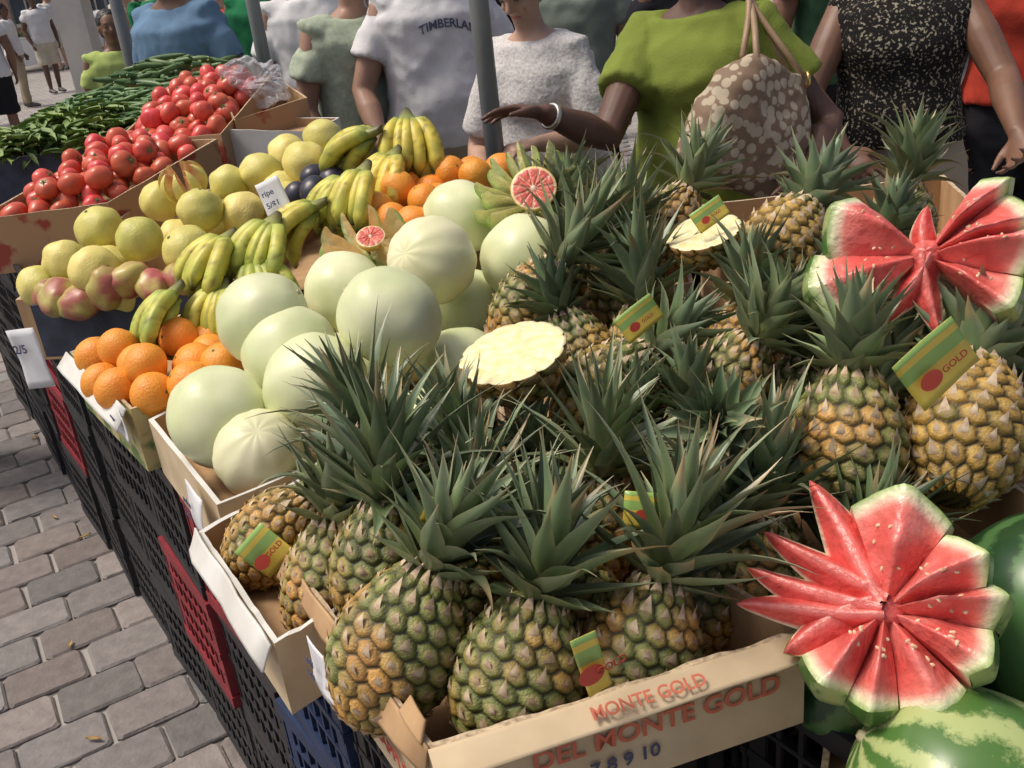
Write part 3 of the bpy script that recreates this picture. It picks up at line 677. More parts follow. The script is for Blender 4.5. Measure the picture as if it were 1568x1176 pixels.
def finish(name,bm,vox,it,mat,post=None):
    me=bpy.data.meshes.new(name);bmesh.ops.recalc_face_normals(bm,faces=bm.faces[:]);bm.to_mesh(me);bm.free()
    o=bpy.data.objects.new('tmp',me);COL.objects.link(o)
    m=o.modifiers.new('r','REMESH');m.mode='VOXEL';m.voxel_size=vox;m.use_smooth_shade=True
    s=o.modifiers.new('s','SMOOTH');s.iterations=it;s.factor=.5
    dg=bpy.context.evaluated_depsgraph_get();me2=bpy.data.meshes.new_from_object(o.evaluated_get(dg));bpy.data.objects.remove(o)
    me2.name=name;me2.materials.clear();me2.materials.append(mat)
    if post:
        N=[v.normal.copy() for v in me2.vertices]
        for v,n in zip(me2.vertices,N): v.co=v.co+n*post(v.co)
    me2.polygons.foreach_set('use_smooth',[True]*len(me2.polygons));me2.update();return me2
def hand(bm,w,d,pn,thumb,k,curl=1.):
    d=V(d).normalized();pn=V(pn);pn=(pn-d*pn.dot(d)).normalized();s=V(thumb);s=(s-d*s.dot(d)-pn*s.dot(pn)).normalized()
    limb(bm,[w-d*.02*k,w+d*.015*k,w+d*.05*k,w+d*.085*k,w+d*.098*k],[(.02*k,.026*k),(.018*k,.03*k),(.016*k,.04*k),(.013*k,.041*k),(.009*k,.034*k)],ref=pn)
    for i,(l,cu) in enumerate(((.072,.3),(.08,.36),(.074,.42),(.058,.5))):
        p=w+d*(.082-.004*abs(i-1))*k+s*(.03-.0205*i)*k;dd=(d+s*((.14-.1*i)*(2.2-1.2*curl))).normalized();pts=[p];a=.15*curl
        for sg in(.45,.3,.25):
            a+=cu*curl;q=(dd*math.cos(a)+pn*math.sin(a));p=p+q*l*sg*k*1.1;pts.append(p)
        limb(bm,pts,[.0092*k,.0085*k,.0078*k,.0062*k],n=10);ball(bm,pts[-1],.0063*k)
    p=w+d*.022*k+s*.026*k;t1=(d*.75+s*.75+pn*.25).normalized();t2=(d*.95+s*.3+pn*.35).normalized()
    limb(bm,[p,p+t1*.036*k,p+t1*.036*k+t2*.03*k,p+t1*.036*k+t2*.054*k],[.014*k,.0115*k,.0095*k,.007*k],n=10);ball(bm,p+t1*.036*k+t2*.054*k,.0072*k)
_skin={}
def skinm(c):
    if c not in _skin: _skin[c]=M('skin',c,tuple(x*.8 for x in c),scale=14,rough=.5,bump=.08,bscale=200)
    return _skin[c]
m_shoe=M('shoe',(.1,.09,.08),rough=.6)
def person(name,loc,head,H,shirt,lower,skin,hair,kind='pants',sleeve=.5,bulk=1.,lean=0,arms=None,vox=.009,sv=.014,hairlen=0,turn=0,nod=0,fold=.011,shoes=None,hem=.86,fem=False,world=False,curl=1.):
    k=H/1.75;th=math.radians(head);root=empty(name,(loc[0],loc[1],0),th)
    MW=Matrix.Translation((loc[0],loc[1],0))@Matrix.Rotation(th,4,'Z');MI=MW.inverted()
    hip=V((0,0,.93*k));RL=Matrix.Rotation(-lean,3,'X')
    U=lambda x,y,z: hip+RL@(V((x*k,y*k,z*k))-hip)
    AX=V((1,0,0));AY=RL@V((0,1,0))
    sh=.168 if fem else .19
    tor=[(.84,.15,.10),(.93,.168,.115),(1.03,.15 if not fem else .135,.1),(1.15,.15 if not fem else .13,.1),(1.27,.165 if not fem else .15,.112),(1.37,.18 if not fem else .165,.108),(1.43,.165 if not fem else .15,.085),(1.465,.1,.065),(1.49,.058,.056)]
    def torso(bm,ex,z0,z1,flare=0):
        rings=[]
        zs=[z0+(z1-z0)*i/14 for i in range(15)]
        for z in zs:
            rx=ry=None
            for (a,x1,y1),(b,x2,y2) in zip(tor,tor[1:]):
                if a<=z<=b: q=(z-a)/(b-a);rx=x1+(x2-x1)*q;ry=y1+(y2-y1)*q
            if rx is None: rx,ry=(tor[0][1],tor[0][2]) if z<tor[0][0] else (tor[-1][1],tor[-1][2])
            bl=bulk if z<1.4 else 1+(bulk-1)*.3
            by=(.03*(bulk-1)*4*math.exp(-((z-1.08)/.12)**2)) + (.022*math.exp(-((z-1.28)/.06)**2) if fem else 0)
            fl=flare*(1-(z-z0)/(1.2-z0)) if z<1.2 else 0
            rings.append(ering(U(0,by,z),AX,AY,(rx*bl+ex+fl)*k,(ry*bl+ex+fl+by*.6)*k,24,.85))
        bring(bm,rings)
    A={}
    for s,sd in((1,'R'),(-1,'L')):
        S=U(s*sh,0,1.405)
        if arms and sd in arms:
            el,wr,hd,pn,tb=arms[sd]
            if world: el,wr=MI@V(el),MI@V(wr);hd,pn,tb=[MI.to_3x3()@V(q) for q in(hd,pn,tb)]
            else: el,wr=V(el)*k,V(wr)*k;hd,pn,tb=V(hd),V(pn),V(tb)
        else:
            el=V((s*(.25+.1*(bulk-1))*k,S.y-.03*k,S.z-.29*k));wr=V((s*.24*k,S.y+.1*k,S.z-.53*k));hd=V((0,.3,-1));pn=V((-s,0,0));tb=V((0,1,.2))
        A[sd]=(S,el,wr,hd,pn,tb,s)
    bm=bmesh.new();torso(bm,-.012,.95,1.49)
    nk=U(0,.005,1.44);hc=U(0,.02,1.625);limb(bm,[nk,U(0,.005,1.5),hc-V((0,.01*k,.05*k))],[.062*k,.052*k,.052*k])
    RH=RL@Matrix.Rotation(math.radians(turn),3,'Z')@Matrix.Rotation(-nod,3,'X')
    h=lambda x,y,z: hc+RH@V((x*k,y*k,z*k))
    ball(bm,h(0,-.012,.02),(.074*k,.092*k,.092*k),RH);ball(bm,h(0,.012,-.035),(.058*k,.068*k,.074*k),RH);ball(bm,h(0,.048,-.085),(.028*k,.026*k,.022*k),RH)
    limb(bm,[h(0,.07,.018),h(0,.088,-.008),h(0,.098,-.028)],[.008*k,.011*k,.014*k],n=8);ball(bm,h(0,.07,.028),(.05*k,.012*k,.01*k),RH)
    for s in(-1,1):
        ball(bm,h(s*.076,-.01,-.01),(.009*k,.018*k,.03*k),RH);ball(bm,h(s*.035,.055,-.025),(.022*k,.02*k,.018*k),RH)
    for sd,(S,el,wr,hd,pn,tb,s) in A.items():
        m1=S.lerp(el,.5);m2=el.lerp(wr,.35);bf=.85+.15*bulk+(.12 if bulk>1.1 else 0)
        limb(bm,[S-V((s*.04*k,0,0)),S,m1,el,m2,wr],[.045*k,.052*k,.048*k*bf,.04*k*bf,.041*k*bf,.026*k])
        hand(bm,wr,hd,pn,tb,k,curl)
    L={}
    for s in(-1,1):
        st=.02 if s>0 else -.02
        hp=V((s*.095*k,0,.9*k));kn=V((s*.1*k,.02*k+st,.48*k));an=V((s*.1*k,-.015*k+st*2,.085*k));L[s]=(hp,kn,an)
        if kind in('shorts','skirt'): limb(bm,[hp,kn,kn.lerp(an,.3),an,an-V((0,0,.04*k))],[.08*k,.055*k,.056*k,.036*k,.036*k])
    if kind in('shorts','skirt'): ball(bm,(0,0,.93*k),(.13*k,.09*k,.09*k))
    obj('body',finish(name+'_body',bm,vox,3,skinm(skin)),parent=root)
    bm=bmesh.new()
    for s in(-1,1): ball(bm,h(s*.03,.068,.008),(.012*k,.008*k,.007*k),RH)
    me=bpy.data.meshes.new('eyes');bm.to_mesh(me);bm.free();me.materials.append(M('eye',(.12,.09,.08),rough=.2));obj('eyes',me,parent=root)
    bm=bmesh.new();ball(bm,h(0,.074,-.058),(.022*k,.007*k,.007*k),RH);me=bpy.data.meshes.new('mouth');bm.to_mesh(me);bm.free();me.materials.append(M('lips',tuple(x*q for x,q in zip(skin,(.8,.5,.5))),rough=.4));obj('mouth',me,parent=root)
    bm=bmesh.new();ball(bm,h(0,-.028,.038),(.084*k,.094*k,.09*k),RH);ball(bm,h(0,-.045,-.02),(.078*k,.07*k,.07*k),RH)
    if hairlen: limb(bm,[h(0,-.06,0),h(0,-.085,-.1),h(0,-.09,-.1-hairlen)],[(.06*k,.075*k),(.05*k,.08*k),(.02*k,.05*k)],ref=(0,1,0))
    obj('hair',finish(name+'_hair',bm,max(vox,.008),2,M('hair',hair,tuple(x*.5 for x in hair),scale=60,rough=.5,bump=.8,bscale=120,stretch=(1,1,.15)),lambda p:.006*noise.noise(p*45)),parent=root)
    bm=bmesh.new();torso(bm,.018,hem,1.455,.014)
    for sd,(S,el,wr,hd,pn,tb,s) in A.items():
        e=S.lerp(el,min(1,sleeve));pts=[S-V((s*.07*k,0,-.005)),S+V((0,0,.004)),S.lerp(e,.5),e];b2=.9+.12*bulk;rd=[.062*k,.07*k*b2,.07*k*b2,.076*k*b2]
        if sleeve<=.3: rd=[.058*k,.06*k,.06*k,.058*k]
        limb(bm,pts,rd)
    so=V((loc[0],loc[1],0))
    def fp(p):
        q=p+so
        a=noise.noise(V((q.x*6+q.z*2.5,q.y*6,q.z*5)));b=noise.noise(V((q.x*13-q.z*6,q.y*13,q.z*7)))
        return fold*(.9*a+1.6*(.35-abs(a))*.8+1.1*(.3-abs(b))+.25*noise.noise(q*30))
    shm=finish(name+'_top',bm,sv,2,shirt,fp);so_=obj('top',shm,parent=root)
    bm=bmesh.new()
    if kind=='skirt':
        bring(bm,[ering((0,0,z*k),(1,0,0),(0,1,0),(rx*bulk)*k,(ry*bulk)*k,24,.9) for z,rx,ry in((1.06,.135,.1),(.98,.165,.12),(.88,.185,.14),(.7,.2,.15),(.5,.215,.16),(.42,.22,.165))])
    else:
        bring(bm,[ering((0,0,z*k),(1,0,0),(0,1,0),(rx*bulk)*k,(ry*bulk)*k,24,.9) for z,rx,ry in((1.05,.15,.105),(.98,.17,.12),(.88,.185,.135),(.8,.165,.12))])
        for s in(-1,1):
            hp,kn,an=L[s]
            if kind=='pants': limb(bm,[hp,hp.lerp(kn,.5),kn,kn.lerp(an,.5),an-V((0,0,.02*k))],[.1*k*bulk,.09*k,.073*k,.068*k,.062*k])
            else: limb(bm,[hp,hp.lerp(kn,.5),kn+V((0,0,.02))],[.1*k*bulk,.1*k,.098*k])
    obj('lower_garment',finish(name+'_lower',bm,sv,3,lower,fp),parent=root)
    bm=bmesh.new()
    for s in(-1,1):
        an=L[s][2];limb(bm,[an+V((0,-.05*k,-.045*k)),an+V((0,0,-.04*k)),an+V((0,.08*k,-.05*k)),an+V((0,.17*k,-.062*k)),an+V((0,.195*k,-.066*k))],[(.04*k,.036*k),(.045*k,.04*k),(.034*k,.045*k),(.022*k,.044*k),(.012*k,.025*k)],ref=(0,0,1))
    obj('shoes',finish(name+'_shoes',bm,.012,1,shoes or m_shoe),parent=root)
    return root,so_,shm
def cloth(n,c,c2=None,**kw):
    kw.setdefault('scale',6);kw.setdefault('rough',.9);kw.setdefault('bump',.35);kw.setdefault('bscale',160);kw.setdefault('spec',.15);return M(n,c,c2 or tuple(x*.88 for x in c),**kw)
DK=(.12,.06,.04);MD=(.38,.22,.15);LT=(.5,.31,.22);BR=(.2,.1,.06)
c_green=cloth('olive_knit',(.19,.24,.045));c_tee=cloth('white_jersey',(.66,.66,.66));c_knit=cloth('white_knit',(.64,.62,.6),(.46,.45,.44),scale=110,bump=.9,bscale=70)
c_polo=cloth('pale_green_polo',(.42,.48,.36),(.34,.4,.3),scale=60);c_blue=cloth('blue_shirt',(.14,.24,.36));c_grn=cloth('green_shirt',(.02,.17,.07));c_lime=cloth('lime_shirt',(.42,.52,.16))
c_blkp=cloth('black_patterned',(.3,.27,.2),(.014,.013,.013),scale=110,con=(.57,.62));c_red=cloth('red_top',(.42,.05,.03))
c_beige=cloth('beige_skirt_cloth',(.36,.3,.22));c_dark=cloth('dark_cloth',(.018,.018,.022));c_khaki=cloth('khaki',(.35,.29,.2));c_denim=cloth('denim',(.07,.1,.18));c_cream=cloth('cream_cloth',(.55,.5,.4))
HK=(.012,.01,.01);HB=(.06,.035,.02);HG=(.4,.38,.35)
root,_,_=person('woman_in_green_top',(.64,2.9),143,1.68,c_green,c_dark,DK,HK,'pants',.6,1.25,.02,fem=True,world=True,vox=.005,sv=.011,hairlen=.12,nod=.3,curl=.5,
  arms={'R':((.33,2.69,1.12),(.155,2.555,1.225),(-.95,-.1,.2),(-.15,-.35,-1),(.1,-.75,-.65)),'L':((.95,2.72,1.09),(.84,2.55,1.0),(-.5,-.7,-.3),(-.5,.3,-.6),(-.3,-.5,.6))})
def torus(name,c,ax,R,r,mat,parent=None,sc=1):
    vs=[];fs=[];F=frame(ax)
    for i in range(32):
        a=i*math.pi/16
        for k in range(10): b=k*math.pi/5;vs.append(V(c)+F@V(((R+r*math.cos(b))*math.cos(a),(R+r*math.cos(b))*math.sin(a)*sc,r*1.6*math.sin(b))))
    for i in range(32):
        for k in range(10): fs.append([i*10+k,((i+1)%32)*10+k,((i+1)%32)*10+(k+1)%10,i*10+(k+1)%10])
    o=obj(name,mk(name,vs,fs,[mat]));
    if parent: o.parent=parent;o.matrix_parent_inverse=(Matrix.Translation(parent.location)@Matrix.Rotation(parent.rotation_euler[2],4,'Z')).inverted()
    return o
m_gold=M('gold',(.7,.5,.2),rough=.3,metal=.9);m_silv=M('silver',(.6,.58,.52),rough=.3,metal=.8)
torus('bracelet',(.178,2.573,1.21),(-.175,-.135,.105),.03,.005,m_silv,root)
_,so_,shm=person('man_in_white_tshirt',(-.16,4.2),196,1.8,c_tee,c_khaki,MD,HG,'shorts',.6,1.25,.05,vox=.007,sv=.012,
  arms={'R':((.31,.03,1.12),(.3,.2,.93),(0,.5,-.9),(-1,0,0),(0,1,.3)),'L':((-.3,.03,1.12),(-.25,.26,1.02),(.2,.9,-.3),(.3,0,-1),(.8,.3,.2))})
bvh=BVHTree.FromPolygons([v.co for v in shm.vertices],[p.vertices for p in shm.polygons])
tc=bpy.data.curves.new('t','FONT');tc.body='TIMBERLAND';tc.size=.045;tc.align_x='CENTER';tc.resolution_u=3;tc.offset=.001
to=bpy.data.objects.new('t',tc);COL.objects.link(to);dg=bpy.context.evaluated_depsgraph_get();tm=bpy.data.meshes.new_from_object(to.evaluated_get(dg));bpy.data.objects.remove(to)
for v in tm.vertices:
    x,y=v.co.x+.04,v.co.y;hit=bvh.ray_cast(V((-x,1,1.36+y-2.2*x*x)),V((0,-1,0)))
    v.co=(hit[0]+V((0,.004,0))) if hit[0] else V((-x,.14,1.37+y))
tm.materials.clear();tm.materials.append(m_navy);obj('chest_lettering',tm,parent=so_.parent)
person('man_in_polo_shirt',(-.5,4.3),216,1.72,c_polo,c_dark,MD,HG,'pants',.6,1.15,.08,vox=.008,sv=.012)
person('man_in_white_shirt',(-.74,5.0),190,1.8,c_tee,c_khaki,MD,HB,'pants',.65,1.15,.0)
person('man_in_blue_shirt',(-1.42,5.3),150,1.84,c_blue,c_khaki,BR,HB,'pants',.75,1.35,.12)
person('man_in_green_shirt',(-1.02,5.55),180,1.84,c_grn,c_denim,BR,HK,'pants',.55,1.2,0)
person('boy_in_lime_shirt',(-2.28,6.7),205,1.52,c_lime,c_denim,BR,HK,'pants',.6,1.1)
person('woman_in_white_knit_top',(.26,3.5),140,1.62,c_knit,c_cream,LT,HG,'skirt',.85,1.25,.2,fem=True,vox=.007,nod=.35,fold=.008,
  arms={'R':((.27,.15,1.05),(.1,.36,1.0),(-.6,.8,-.1),(0,0,-1),(-.8,-.3,.2)),'L':((-.27,.12,1.1),(-.15,.36,1.12),(.4,.9,0),(.2,0,-1),(.8,-.3,.2))})
person('woman_in_black_top',(1.3,3.12),165,1.68,c_blkp,c_beige,BR,HK,'skirt',.1,1.25,.03,fem=True,world=True,vox=.006,hem=.98,fold=.006,
  arms={'R':((1.0,3.04,1.12),(1.06,2.9,.96),(.3,-.8,-.4),(.5,0,-.8),(.5,-.2,.5)),'L':((1.5,2.86,1.13),(1.42,2.6,1.02),(-.25,-.75,-.6),(-.7,-.2,.4),(-.5,-.6,-.4))})
person('woman_in_red_top',(1.9,3.5),170,1.7,c_red,c_dark,BR,HK,'pants',.4,1.2,0,fem=True,hem=.98)
c1_=cloth('grey_green_cloth',(.2,.24,.2));c2_=cloth('dark_green_cloth',(.05,.12,.06))
person('shopper',(.95,4.4),185,1.75,c_dark,c_denim,BR,HK,sleeve=.5);person('shopper',(.5,5.0),170,1.72,c1_,c_dark,LT,HB,bulk=1.1)
person('shopper',(1.7,4.9),200,1.75,c2_,c_dark,BR,HK);person('shopper',(2.6,4.3),180,1.7,c_red,c_dark,BR,HK)
person('shopper',(0.1,5.9),180,1.75,c_dark,c_denim,MD,HK);person('shopper',(1.15,6.2),170,1.7,c_tee,c_denim,LT,HB)
person('shopper',(-2.2,3.37),250,1.75,c_blue,c_denim,MD,HB,shoes=M('grey_shoe',(.3,.3,.32),rough=.6))
rnd=random.Random(5)
cc=[c_tee,c_lime,c_blue,c_red,c_dark,c_cream,c_polo,c_khaki,cloth('mustard',(.5,.4,.1)),c_grn]
for x,y in [(-7.82,19.3),(-7.48,17.2),(-5.03,16.2),(-8.6,18.0),(-6.2,17.5),(-4.2,14.5),(-6.9,21),(-3.4,11.5),(-5.8,20),(-5.2,11.2),(-6.3,13),(-2.2,10),(-.6,9.2),(.9,8.7),(2.4,8),(-7.2,15.0),(-3.0,18),(-9.8,25)]:
    person('distant_shopper',(x,y),rnd.uniform(0,360),rnd.uniform(1.58,1.82),c_tee if x==-7.82 else rnd.choice(cc),c_cream if x==-7.82 else rnd.choice([c_denim,c_khaki,c_dark,c_cream]),rnd.choice([DK,MD,LT,BR]),HK,rnd.choice(['shorts','pants']) if x!=-7.82 else 'shorts',vox=.02,sv=.025,bulk=rnd.uniform(1,1.2))
# ---------------- handbag ----------------
E=empty('handbag');m_bag=M('bag_fabric',(.2,.13,.08),(.44,.37,.26),pattern='blobs',scale=36,rough=.7,con=(.45,.53));m_lea=M('bag_leather',(.34,.23,.13),rough=.5)
bm=bmesh.new();rg=[]
for z,rx,ry in((-.18,.13,.04),(-.175,.18,.06),(-.13,.2,.08),(0,.19,.085),(.08,.16,.065),(.13,.12,.04),(.15,.105,.03)): rg.append(ering((0,0,z),(1,0,0),(0,1,0),rx,ry,28,.75))
bring(bm,rg);me=finish('bag',bm,.01,2,m_bag,lambda p:.024*noise.noise(V((p.x*9,p.y*9,p.z*6)))+.014*(.3-abs(noise.noise(p*18))))
FB=Matrix.Translation((.72,2.6,1.13))@Matrix.Rotation(.45,4,'Z')@Matrix.Rotation(.42,4,'Y')
o=obj('bag_body',me,parent=E);o.matrix_world=FB
def tube(name,pts,r,mat,parent,n=8):
    bm=bmesh.new();limb(bm,pts,[r]*len(pts),n=n);me=bpy.data.meshes.new(name);bm.to_mesh(me);bm.free();me.materials.append(mat);me.polygons.foreach_set('use_smooth',[True]*len(me.polygons));obj(name,me,parent=parent)
for dy in(-.025,.03):
    a=FB@V((-.09,dy,.14));b=FB@V((.09,dy,.14));c=V((.74,2.77,1.44+dy*.3));pts=[]
    for i in range(13):
        t=i/12;p=a.lerp(b,t);q=max(0,math.sin(math.pi*t))**.6;pts.append(p.lerp(c,q*.97))
    tube('strap',pts,(.009),m_lea,E)
torus('ring',FB@V((.09,-.03,.14)),(1,0,0),.018,.003,m_gold).parent=E
bm=bmesh.new();bmesh.ops.create_icosphere(bm,subdivisions=5,radius=.085)
for v in bm.verts:
    n=v.co.normalized();v.co=V((v.co.x*1.1,v.co.y,v.co.z*.8))+n*.06*noise.noise(v.co*14)+n*.035*abs(noise.noise(v.co*38))
me=bpy.data.meshes.new('pb');bm.to_mesh(me);bm.free();mb=M('clear_plastic',(.8,.82,.85),rough=.12);mb.node_tree.nodes['Principled BSDF'].inputs['Alpha'].default_value=.38;me.materials.append(mb);obj('plastic_bag',me,cm(-79,370,127))
def cyl(name,p,r,h,mat,parent=None):
    bm=bmesh.new();limb(bm,[V(p),V(p)+V((0,0,h))],[r,r],n=24);me=bpy.data.meshes.new(name);bm.to_mesh(me);bm.free();me.materials.append(mat)
    for q in me.polygons: q.use_smooth=len(q.vertices)==4
    return obj(name,me,parent=parent)
for x,y,r in((.03,3.14,.03),(-1.94,5.91,.035),(-.93,4.6,.03)):
    e=empty('canopy_pole');cyl('post',(x,y,0),r,3.0,m_pole,e);cyl('foot',(x,y,0.001),r*2.6,.012,m_pole,e);cyl('collar',(x,y,2.2),r*1.35,.08,m_pole,e)
# ---------------- setting ----------------
m_con=M('concrete',(.5,.48,.44),(.42,.4,.37),scale=4,rough=.85,bump=.3,bscale=20)
E=empty('concrete_pillar');vs=[];fs=[];box_geo(vs,fs,(-4.8,13,1.9),.34,.34,3.6);obj('shaft',mk('s',vs,fs,[m_con],None,False),parent=E)
vs=[];fs=[];box_geo(vs,fs,(-4.8,13,.05),.5,.5,.1);box_geo(vs,fs,(-4.8,13,3.76),.5,.5,.12);obj('base_and_cap',mk('s',vs,fs,[m_con],None,False),parent=E)
m_tent=M('tent_canvas',(.78,.78,.77),(.7,.7,.69),scale=3,rough=.8)
def tent(x,y,w=3,h=2.3,rz=0.,mt=m_tent):
    E=empty('market_tent',(x,y,0),rz)
    def ch(n,vs,fs,m): obj(n,mk(n,vs,fs,[m],None,False)).parent=E
    q=w/2;vs=[V((-q,-q,h)),V((q,-q,h)),V((q,q,h)),V((-q,q,h)),V((0,0,h+.9))];b=[V((-q,-q,h-.28)),V((q,-q,h-.28)),V((q,q,h-.28)),V((-q,q,h-.28))]
    ch('canopy',vs+b,[[0,1,4],[1,2,4],[2,3,4],[3,0,4],[5,6,1,0],[6,7,2,1],[7,8,3,2],[8,5,0,3]],mt)
    vs=[];fs=[]
    for sx in(-1,1):
        for sy in(-1,1): box_geo(vs,fs,(sx*(q-.05),sy*(q-.05),h/2),.05,.05,h)
    ch('poles',vs,fs,m_pole)
    vs=[];fs=[];box_geo(vs,fs,(0,-q*.4,.78),w*.85,.8,.05)
    for sx in(-1,1): box_geo(vs,fs,(sx*w*.38,-q*.4,.376),.06,.7,.752)
    box_geo(vs,fs,(0,-q*.4-.395,.45),w*.84,.01,.6);ch('table',vs,fs,m_tent)
    vs=[];fs=[]
    for i in range(12): box_geo(vs,fs,(-w*.36+i*w*.065,-q*.4+random.uniform(-.15,.15),.87),.16,.3,.13)
    ch('produce_boxes',vs,fs,m_grnbox)
for x,y in((-11,27),(-7.2,27.5),(-3.6,28),(-13,22),(0,27),(4,26),(8,24),(-15,30),(3.2,11),(6.5,12),(-.2,12.2)): tent(x,y,3.2,2.35,random.uniform(-.1,.1))
m_brk=M('brick_wall',(.4,.25,.18),(.33,.19,.13),scale=3,rough=.9);m_win=M('window_glass',(.05,.07,.09),rough=.1);m_trim=M('stone_trim',(.55,.52,.46),rough=.8)
def building(name,x,y,w,d,h,mw):
    E=empty(name,(x,y,0));vs=[];fs=[];box_geo(vs,fs,(0,0,h/2),w,d,h);obj('walls',mk('w',vs,fs,[mw],None,False)).parent=E
    vs=[];fs=[];tv=[];tf=[]
    for fl in range(int(h/3.2)):
        for i in range(int(w/2.4)):
            cx=-w/2+1.4+i*2.4;cz=1.7+fl*3.2;box_geo(vs,fs,(cx,-d/2-.02,cz),1.1,.06,1.6)
            box_geo(tv,tf,(cx,-d/2-.06,cz-.87),1.4,.16,.12);box_geo(tv,tf,(cx,-d/2-.06,cz+.87),1.3,.14,.12);box_geo(tv,tf,(cx,-d/2-.062,cz),.05,.05,1.6)
    box_geo(tv,tf,(0,-.05,h+.15),w+.5,d+.6,.3)
    obj('windows',mk('w',vs,fs,[m_win],None,False)).parent=E;obj('trim',mk('w',tv,tf,[m_trim],None,False)).parent=E
building('brick_building',-16,42,16,9,10.5,m_brk);building('stone_building',3,44,20,9,9.5,m_con);building('brick_building',24,36,18,9,10.5,m_brk)
m_bark=M('bark',(.1,.07,.05),rough=.95,bump=1,bscale=30);m_leaf=M('tree_leaves',(.07,.13,.03),(.04,.08,.02),scale=2,rough=.6)
def tree(x,y,h):
    E=empty('street_tree',(x,y,0));bm=bmesh.new();limb(bm,[(0,0,0),(.05,0,h*.25),(0,.1,h*.5),(.1,0,h*.8)],[.2,.15,.1,.03],n=10)
    for i in range(7):
        a=i*.9;z=h*(.35+.06*i);limb(bm,[(0,0,z),(math.cos(a)*.7,math.sin(a)*.7,z+.5),(math.cos(a)*1.4,math.sin(a)*1.4,z+.8)],[.07,.05,.02],n=8)
    me=bpy.data.meshes.new('trunk');bm.to_mesh(me);bm.free();me.materials.append(m_bark);obj('trunk',me).parent=E
    vs=[];fs=[]
    cl=[(random.gauss(0,.9),random.gauss(0,.9),h*.7+random.gauss(0,h*.13),random.uniform(.5,.9)) for _ in range(26)]
    for _ in range(4500):
        c=random.choice(cl);d=V((random.gauss(0,1),random.gauss(0,1),random.gauss(0,1))).normalized()*c[3]*random.uniform(.6,1.05);p=V(c[:3])+d
        a=V((random.gauss(0,1),random.gauss(0,1),random.gauss(0,1))).normalized();b=a.orthogonal().normalized();b0=len(vs);s=.085
        vs+=[p-a*s,p+b*s*.6,p+a*s,p-b*s*.6];fs.append([b0,b0+1,b0+2,b0+3])
    obj('crown',mk('crown',vs,fs,[m_leaf],None,False)).parent=E
for x,y in((-2,22),(5,19),(10,17),(1.5,14.5),(-18,33)): tree(x,y,random.uniform(5,7))
# paving
pav=M('paver_stone',(1,1,1),vc=True,scale=25,rough=.9,bump=.7,bscale=90,con=(.25,.75))
ax=V((.87,.49,0)).normalized();ay=V((-ax.y,ax.x,0));vs=[];fs=[];cols=[];rnd=random.Random(3)
pw,ph,g=.205,.15,.006
for j in range(-10,90):
    for i in range(-45,40):
        o=ax*((i+.5*(j%2)+rnd.uniform(-.03,.03))*pw)+ay*(j*ph);c=o+ax*pw/2+ay*ph/2
        if not(-7.5<c.x<1.2 and .0<c.y<10.5): continue
        b=len(vs);z=rnd.uniform(-.003,.0);g0=rnd.uniform(.52,.86);tint=rnd.random();col=lerp3((.26,.25,.24),(.3,.255,.235),tint);col=tuple(q*g0*(1+.25*noise.noise(c*1.3)) for q in col)
        def ring(ins,zz,jt):
            for sx,sy in((0,0),(1,0),(1,1),(0,1)):
                for m in(0,1):
                    cx=.011
                    ux=(g/2+ins) if sx==0 else pw-g/2-ins;uy=(g/2+ins) if sy==0 else ph-g/2-ins
                    first=(sx+sy)%2==0
                    if (m==0)==first: uy+=cx*(1 if sy==0 else -1)
                    else: ux+=cx*(1 if sx==0 else -1)
                    p=o+ax*ux+ay*uy;vs.append(V((p.x+rnd.uniform(-jt,jt),p.y+rnd.uniform(-jt,jt),zz)));cols.append(col)
        ring(0,-.03,.001);ring(0,-.006+z,.0025);ring(.006,z,.002)
        for r in(0,8):
            for k in range(8): fs.append([b+r+k,b+r+(k+1)%8,b+r+8+(k+1)%8,b+r+8+k])
        fs.append([b+16+k for k in range(8)])
obj('paved_ground',mk('paving',vs,fs,[pav],None,False,cols))
mg=M('ground_sand',(.34,.32,.3),(.2,.19,.18),scale=4,rough=.95);nt=mg.node_tree
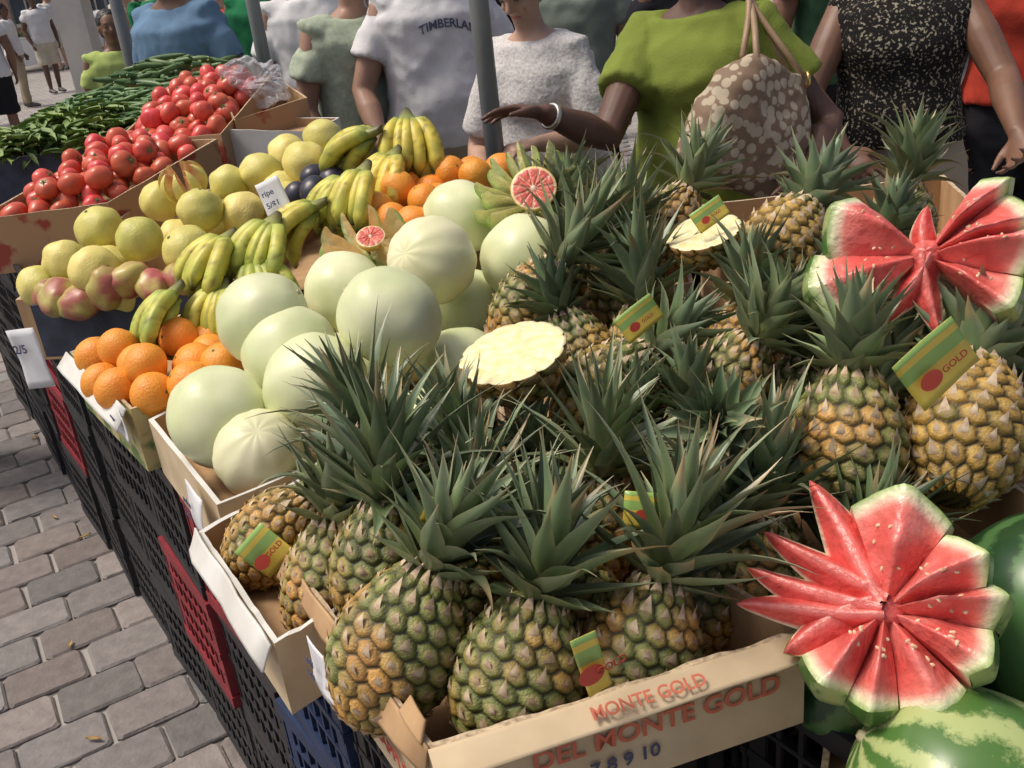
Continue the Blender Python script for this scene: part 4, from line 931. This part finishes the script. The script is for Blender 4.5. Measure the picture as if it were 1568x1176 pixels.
bk=nt.nodes.new('ShaderNodeTexBrick');bk.inputs['Scale'].default_value=1;bk.inputs['Brick Width'].default_value=.21;bk.inputs['Row Height'].default_value=.15;bk.inputs['Mortar Size'].default_value=.006
bk.inputs['Color1'].default_value=(.34,.32,.3,1);bk.inputs['Color2'].default_value=(.27,.25,.23,1);bk.inputs['Mortar'].default_value=(.12,.11,.1,1)
t=nt.nodes.new('ShaderNodeTexCoord');nt.links.new(t.outputs['Object'],bk.inputs['Vector']);nt.links.new(bk.outputs[0],nt.nodes['Principled BSDF'].inputs['Base Color'])
obj('ground',mk('ground',[(-400,-400,0),(400,-400,0),(400,400,0),(-400,400,0)],[[0,1,2,3]],[mg],None,False),(0,0,-.014),(0,0,.51))
# ---------------- light & camera ----------------
sd=V((-.45,.02,.88)).normalized();el=math.asin(sd.z)
w=bpy.data.worlds.new('World');SC.world=w;w.use_nodes=True;nt=w.node_tree;bg=nt.nodes['Background'];sk=nt.nodes.new('ShaderNodeTexSky');sk.sky_type='NISHITA';sk.sun_disc=False
sk.sun_elevation=el;sk.sun_rotation=math.atan2(sd.x,sd.y);sk.dust_density=6;sk.air_density=.6;sk.ozone_density=.2;nt.links.new(sk.outputs[0],bg.inputs[0]);bg.inputs[1].default_value=.145
l=bpy.data.lights.new('sun','SUN');l.energy=2.0;l.angle=math.radians(16);l.color=(1,.93,.82);lo_=bpy.data.objects.new('sun',l);COL.objects.link(lo_);lo_.rotation_euler=(-sd).to_track_quat('-Z','Y').to_euler()
p=math.radians(24);r=math.radians(6.5);sp,cp,sr,crr=math.sin(p),math.cos(p),math.sin(r),math.cos(r)
Fv=V((0,cp,-sp));R0=V((1,0,0));U0=V((0,sp,cp));Rv=R0*crr-U0*sr;Uv=U0*crr+R0*sr
cd=bpy.data.cameras.new('camera');cd.lens=36*1500/1568;cd.sensor_width=36;cd.clip_end=1500;cd.clip_start=.02
co=bpy.data.objects.new('camera',cd);COL.objects.link(co);co.matrix_world=Matrix.Translation((0,0,1.62))@Matrix((Rv,Uv,-Fv)).transposed().to_4x4();SC.camera=co
SC.view_settings.view_transform='Standard';SC.view_settings.look='None';SC.view_settings.exposure=0
